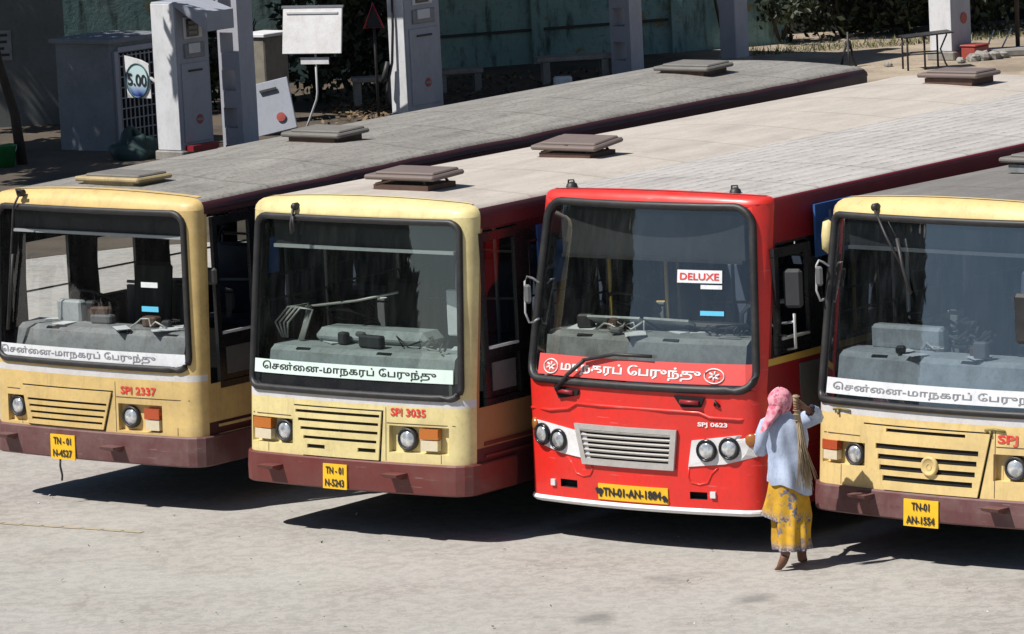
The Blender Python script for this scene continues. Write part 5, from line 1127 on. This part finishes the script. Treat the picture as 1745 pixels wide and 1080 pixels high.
# red triangle warning sign
ws_ = thing('triangle_sign', 'red outlined triangle sign on a post near the grey dispenser', 'sign', (-2.02, 82.0, 0), R(-8))
k = MB(); k.tube([(0, 0.03, 0), (0, 0.03, 1.95)], 0.025, 6); k.build('post', M['black'], ws_)
k = MB(); k.add([(-0.16, 0.0, 1.53), (0.16, 0.0, 1.53), (0.0, 0.0, 1.93)], [(0, 1, 2)]); pl2 = k.build('plate', M['interior_dk'], ws_)
k = MB(); k.tube([(-0.16, -0.01, 1.53), (0.16, -0.01, 1.53), (0.0, -0.01, 1.93)], 0.025, 4, closed=True, smooth=False); k.build('border', paint('sign_red', (0.6, 0.03, 0.05)), pl2)

# benches of concrete slabs
def bench(x, y, L_, h, rz, label):
    t = thing('bench', label, 'bench', (x, y, 0), rz, 'rough slab benches by the teal wall')
    k = MB(); k.box((0, 0, h - 0.04), (L_, 0.42, 0.08), bev=0.012); k.build('slab', M['concrete'], t)
    for sx in (-0.38, 0.38):
        k = MB(); k.box((sx * L_, 0, (h - 0.08) / 2), (0.12, 0.34, h - 0.08)); k.build('support', M['concrete'], t)
bench(-2.15, 84.6, 0.72, 0.50, R(6), 'short slab bench left of the grey dispenser')
bench(-0.70, 86.4, 0.80, 0.40, R(6), 'short slab bench right of the grey dispenser')
bench(1.30, 87.0, 1.35, 0.48, R(7), 'long dark slab bench beside the battened column')
wb = tag(MB().build('white_block', M['white']) if False else None, None) if False else None
k = MB(); k.box((0, 0, 0.11), (0.32, 0.26, 0.22), bev=0.03); o = k.build('whitewashed_stone', M['white']); o.location = (1.07, 85.9, 0); tag(o, 'small white painted stone under the long bench', 'stone')

# things on the sunlit ground at the right
tp = thing('tripod', 'small black tripod stand on the sunlit ground', 'stand', (6.08, 87.3, 0))
for i in range(3):
    a = 0.5 + i * 2.094; k = MB(); k.tube([(0.03 * math.cos(a), 0.03 * math.sin(a), 0.44), (0.15 * math.cos(a), 0.15 * math.sin(a), 0.0)], 0.022, 6); k.build('leg', M['black'], tp)
k = MB(); k.lathe([(0.05, 0.38), (0.05, 0.46), (0.02, 0.48), (0.02, 0.62), (0.001, 0.62)], (0, 0, 0), (0, 0, 1), 10); k.build('head', M['black'], tp)
tb = thing('table', 'skeletal black metal table frame with a tilted top in front of the white cabinet', 'table', (7.28, 86.3, 0), R(8))
k = MB(); k.box((0.08, 0, 0.60), (0.86, 0.5, 0.025), ry=-0.06); k.build('top', M['black'], tb)
for sx, sy in ((-0.3, -0.2), (-0.3, 0.2), (0.0, -0.2), (0.32, 0.2)):
    k = MB(); k.tube([(sx, sy, 0), (sx, sy, 0.58)], 0.018, 6); k.build('leg', M['black'], tb)
k = MB(); k.tube([(0.40, -0.2, 0.6), (0.28, -0.2, 0.35), (0.36, -0.2, 0.1), (0.42, -0.2, 0)], 0.015, 6); k.tube([(-0.3, -0.2, 0.28), (0.3, -0.2, 0.28)], 0.014, 6); k.tube([(-0.3, 0.2, 0.28), (0.32, 0.2, 0.28)], 0.014, 6); k.build('brace', M['black'], tb)
def rock(x, y, r, m='concrete', sq=0.6, label=None, cat='rock', group=None, name='rock'):
    k = MB(); rows = []
    sd = rnd.random() * 50
    for i in range(7):
        th = math.pi * i / 6; rows.append([Vector((math.sin(th) * math.cos(a), math.sin(th) * math.sin(a), math.cos(th))) for a in [2 * math.pi * j / 10 for j in range(10)]])
    rows = [[Vector((p.x * r, p.y * r, p.z * r * sq)) * (1 + 0.45 * noise.noise(p * 1.7 + Vector((sd, 0, 0)))) for p in row] for row in rows]
    k.grid(rows, 0, False, closed=True); o = k.build(name, M[m]); o.location = (x, y, r * sq * 0.6); o.rotation_euler = (0, 0, rnd.random() * 6); return tag(o, label, cat, group)
for x, y, r in ((8.25, 87.25, 0.13), (8.42, 87.35, 0.16), (8.62, 87.45, 0.14), (8.8, 87.6, 0.12), (8.0, 87.0, 0.09), (6.75, 87.0, 0.08)):
    rock(x, y, r, 'concrete', 0.7, 'grey stone lying on the dusty ground near the red box', 'stone', 'stones on the dusty ground by the right-hand dispenser', 'stone')
lg = thing('pole', 'dark upright pole at the far right edge', 'pole', (9.15, 88.4, 0)); k = MB(); k.tube([(0, 0, 0), (0.02, 0, 3)], 0.04, 8); k.build('shaft', M['bark'], lg); k = MB(); k.lathe([(0.12, 0), (0.12, 0.08), (0.04, 0.1)], (0, 0, 0), (0, 0, 1), 10); k.build('foot', M['concrete'], lg)
for i, (x0, y0, x1, y1, z1) in enumerate(((8.55, 88.4, 8.75, 88.5, 0.42), (8.8, 88.3, 9.05, 88.4, 0.45))):
    k = MB(); k.tube([(0, 0, 0.01), (x1 - x0, y1 - y0, z1)], 0.014, 6); o = k.build('stick', M['pole_g']); o.location = (x0, y0, 0); tag(o, ('pale stick leaning near the red box', 'longer pale stick leaning beside the far right pole')[i], 'stick')
k = MB(); k.box((0, 0, 0.07), (1.3, 0.5, 0.14), bev=0.03); o = k.build('slab', M['concrete']); o.location = (8.9, 88.0, 0); tag(o, 'low concrete slab at the foot of the far right pole', 'slab')

# pots, drums and heaps at the left
bk = thing('bucket', 'green plastic bucket by the dark leaning trunk', 'bucket', (-7.72, 77.6, 0)); gm = paint('green_plastic', (0.03, 0.22, 0.06), 0.4, (0.02, 0.1, 0.03), 0.3, 6)
k = MB(); k.lathe([(0.001, 0.01), (0.13, 0.01), (0.18, 0.34), (0.19, 0.345), (0.17, 0.33), (0.12, 0.03), (0.001, 0.03)], (0, 0, 0), (0, 0, 1), 20); k.build('body', gm, bk)
k = MB(); k.tube([(0.18 * math.cos(a), -0.05 * math.sin(a) - 0.02, 0.33 - 0.16 * math.sin(a)) for a in [i * math.pi / 8 for i in range(9)]], 0.008, 5); k.build('handle', M['pole_g'], bk)
k = MB(); rows = []
for i in range(10):
    th = math.pi * i / 18; rows.append([Vector((0.34 * math.sin(th) * math.cos(a), 0.28 * math.sin(th) * math.sin(a), 0.42 * math.cos(th))) * (1 + 0.5 * noise.noise((math.cos(a) * 1.5, math.sin(a) * 1.5, th * 2))) for a in [2 * math.pi * j / 24 for j in range(24)]])
k.grid(rows, 0, True, closed=True); o = k.build('sack', paint('dark_green_tarpaulin', (0.015, 0.045, 0.045), 0.6, (0.01, 0.02, 0.02), 0.4, 6)); o.location = (-5.75, 77.9, 0); tag(o, 'dark green sack heaped beside the 5.00 sign post', 'sack')
dr_ = thing('drum', 'small blue drum behind the 5.00 sign', 'drum', (-5.62, 80.6, 0)); k = MB(); k.lathe([(0.001, 0), (0.22, 0), (0.23, 0.2), (0.22, 0.22), (0.23, 0.4), (0.22, 0.62), (0.001, 0.62)], (0, 0, 0), (0, 0, 1), 20); k.build('barrel', paint('blue_plastic', (0.02, 0.06, 0.25), 0.45), dr_); k = MB(); k.lathe([(0.06, 0.62), (0.06, 0.66), (0.001, 0.66)], (0.1, 0, 0), (0, 0, 1), 12); k.build('cap', M['black'], dr_)

# foliage
def leaves(mb, c, rx, ry, rz, n, size, seed, m=0, shell=0.5, clump=14):
    r = random.Random(seed); cl = []
    for i in range(clump):
        while True:
            p = Vector((r.uniform(-1, 1), r.uniform(-1, 1), r.uniform(-1, 1)))
            if shell < p.length < 1: break
        cl.append((Vector((p.x * rx, p.y * ry, p.z * rz)) * 0.8, r.uniform(0.25, 0.5)))
    for i in range(n):
        k0, cr_ = r.choice(cl); d = Vector((r.gauss(0, 1), r.gauss(0, 1), r.gauss(0, 1))).normalized() * cr_ * r.random() ** 0.4
        p = Vector(c) + k0 + Vector((d.x * rx, d.y * ry, d.z * rz))
        if p.z < 0.02: continue
        u = Vector((r.gauss(0, 1), r.gauss(0, 1), r.gauss(0, 0.6))).normalized(); v = u.orthogonal().normalized(); v.rotate(Matrix.Rotation(r.random() * 6.28, 3, u)); w_ = u.cross(v).normalized() if False else u
        s_ = size * r.uniform(0.6, 1.3); q = v * s_; e = u.cross(v).normalized() * s_ * 0.45
        mb.add([p - q, p + e, p + q, p - e], [(0, 1, 2, 3)], m)
def tree(x, y, label, trunk, crowns, leaf='leaf', seed=1, size=0.16, n=2600, thin=()):
    t = thing('tree', label, 'tree', (x, y, 0)); k = MB(); k.tube([p[:3] for p in trunk], [p[3] for p in trunk], 10)
    top = Vector(trunk[-1][:3])
    for c in crowns: k.tube([top, top.lerp(Vector(c[:3]), 0.55) + Vector((0, 0, 0.1)), Vector(c[:3])], [trunk[-1][3] * 0.8, trunk[-1][3] * 0.5, 0.03], 7)
    k.build('trunk', M['bark'], t); k = MB()
    for i, c in enumerate(crowns): leaves(k, c[:3], c[3], c[3], c[4], n, size, seed * 17 + i)
    for i, c in enumerate(thin): leaves(k, c[:3], c[3], c[3], c[4], c[5], size, seed * 31 + i)
    k.build('crown', M[leaf], t); return t
tree(-7.62, 77.9, 'tree with a thin dark leaning trunk beside the kiosk', [(0.12, 0, 0, 0.09), (0.05, 0, 0.8, 0.075), (-0.15, 0, 1.6, 0.07), (-0.3, 0.1, 2.6, 0.065), (-0.6, 0.4, 3.6, 0.06)], [(-1.9, 1.3, 5.0, 2.1, 1.3), (-3.1, -1.9, 4.9, 2.1, 1.2), (-2.6, -0.2, 5.6, 1.8, 0.9), (-1.4, -3.4, 4.8, 1.5, 0.9)], 'leaf', 3, 0.16, 3800, ((1.1, -1.9, 5.0, 1.0, 0.6, 420),))
tree(-10.5, 84.5, 'bushy tree beyond the whitewashed wall', [(0, 0, 0, 0.16), (0.1, 0, 1.5, 0.13), (0.2, 0, 3, 0.11)], [(0.4, -1.0, 4.8, 2.2, 1.4), (2.2, 0.2, 5.0, 2.0, 1.3)], 'leaf', 5)
def shrub(x, y, r, h, label, leaf, seed, n=900, size=0.07):
    t = thing('shrub', label, 'shrub', (x, y, 0), 0, 'dark shrubs in the shade behind the yard'); k = MB(); rr = random.Random(seed)
    for i in range(6):
        a = rr.random() * 6.28; k.tube([(0, 0, 0), (0.3 * r * math.cos(a), 0.3 * r * math.sin(a), h * 0.4), (0.7 * r * math.cos(a), 0.7 * r * math.sin(a), h * 0.8)], [0.035, 0.025, 0.01], 5)
    k.build('stem', M['bark'], t); k = MB(); leaves(k, (0, 0, h * 0.5), r, r, h * 0.55, n, size, seed, 0, 0.2, 22); k.build('foliage', M[leaf], t)
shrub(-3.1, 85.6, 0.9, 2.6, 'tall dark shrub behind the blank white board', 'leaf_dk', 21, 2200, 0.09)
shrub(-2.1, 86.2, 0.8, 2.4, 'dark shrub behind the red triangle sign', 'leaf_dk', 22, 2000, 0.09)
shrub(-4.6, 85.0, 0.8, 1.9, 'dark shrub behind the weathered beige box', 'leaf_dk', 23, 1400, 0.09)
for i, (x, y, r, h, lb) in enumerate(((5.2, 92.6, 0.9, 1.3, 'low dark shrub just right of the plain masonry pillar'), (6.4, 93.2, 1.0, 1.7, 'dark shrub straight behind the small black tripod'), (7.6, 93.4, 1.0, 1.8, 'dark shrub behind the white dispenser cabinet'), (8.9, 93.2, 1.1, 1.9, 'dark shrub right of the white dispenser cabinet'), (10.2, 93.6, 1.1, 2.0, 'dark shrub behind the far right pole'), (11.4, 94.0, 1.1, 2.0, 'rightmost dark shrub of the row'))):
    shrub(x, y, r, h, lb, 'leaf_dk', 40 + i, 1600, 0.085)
k = MB(); k.box((0, 0.1, 1.5), (9.0, 0.2, 3.0)); o = k.build('back_wall', paint('dark_shade_wall', (0.05, 0.055, 0.055), 0.9, (0.02, 0.02, 0.02), 0.6, 1.5)); o.location = (9.3, 95.2, 0); o.rotation_euler = (0, 0, R(10)); tag(o, 'wall coloured dark for the shade behind the row of shrubs at the right', 'wall')  # near-black colour stands for the dark shade behind the shrubs
def scatter(name, n, fn, size, mats_, seed, z=0.02, upright=0.0):
    r = random.Random(seed); k = MB()
    for i in range(n):
        x, y = fn(r); s_ = size * r.uniform(0.5, 1.5); a = r.random() * 6.28
        if upright:
            h = upright * r.uniform(0.4, 1.2); b_ = Vector((x, y, 0)); d = Vector((math.cos(a), math.sin(a), 0)) * s_ * 0.12; t_ = b_ + Vector((r.gauss(0, 0.05), r.gauss(0, 0.05), h)); k.add([b_ - d, b_ + d, t_], [(0, 1, 2)], r.randrange(len(mats_)))
        else:
            u = Vector((math.cos(a), math.sin(a), r.gauss(0, 0.35))).normalized() * s_; v = Vector((-math.sin(a), math.cos(a), r.gauss(0, 0.35))).normalized() * s_ * 0.5; p = Vector((x, y, z + abs(r.gauss(0, 0.02)))); k.add([p - u, p + v, p + u, p - v], [(0, 1, 2, 3)], r.randrange(len(mats_)))
    return tag(k.build(name, mats_), kind='stuff')
lm = [paint('dry_leaf_tan', (0.20, 0.14, 0.075), 0.8), paint('dry_leaf_brown', (0.13, 0.08, 0.045), 0.8), paint('dry_leaf_dark', (0.05, 0.035, 0.025), 0.8)]
scatter('dry_leaves', 900, lambda r: (-2.1 + r.gauss(0, 0.4), 83.4 + r.gauss(0, 0.9)), 0.05, lm, 5, 0.03)
scatter('leaf_litter', 1100, lambda r: (r.uniform(-3.0, 3.2), 84.2 + r.uniform(0, 5.0)), 0.05, lm, 6)
scatter('dry_grass', 1500, lambda r: (lambda x: (x, 90.4 + 0.22 * (x - 5) + abs(r.gauss(0, 0.7))))(r.uniform(4.6, 11)), 0.09, [leafmat('dry_grass_blade', (0.22, 0.20, 0.09), (0.12, 0.13, 0.04)), leafmat('green_grass_blade', (0.06, 0.08, 0.025), (0.10, 0.11, 0.04))], 8, upright=0.12)
tree(6.95, 94.4, 'overhanging tree added to shade the right-hand shrubs', [(0, 0, 0, 0.14), (-0.1, -0.3, 1.6, 0.12), (-0.3, -0.8, 3.0, 0.10)], [(-1.6, -1.6, 4.6, 2.0, 0.9), (0.8, -1.8, 4.7, 2.0, 0.9), (2.8, -1.4, 4.6, 2.0, 0.9), (0.4, 0.4, 5.2, 2.4, 1.0)], 'leaf', 9, 0.17, 2600)  # crown added overhead to darken the shrubs below
# big trees to the left of the yard: seen only as dark shapes mirrored in the windscreens
tree(-27, 46, 'large dense tree at the left side of the yard', [(0, 0, 0, 0.4), (0.2, 0, 2.5, 0.33), (0.3, 0.2, 4.5, 0.28)], [(0, -5.2, 4.8, 3.0, 4.8), (0.5, -1.0, 5.0, 3.6, 5.0), (-1, 4.0, 5.0, 3.8, 5.2), (0, 9.0, 5.0, 4.0, 5.2)], 'leaf_dk', 31, 0.55, 9000)
tree(-27, 37.4, 'broad low tree at the left front of the yard', [(0, 0, 0, 0.3), (0.1, 0, 1.2, 0.25), (0.1, 0.1, 2.2, 0.2)], [(0, 0.9, 4.2, 2.6, 4.6), (0.3, -1.5, 2.6, 1.8, 2.9)], 'leaf_dk', 33, 0.5, 8000)
scatter('grit', 220, lambda r: (r.uniform(-5.5, 5.5), r.uniform(38.6, 47.5)), 0.016, [lm[0], lm[1], M['banner'], M['concrete']], 12, 0.01)
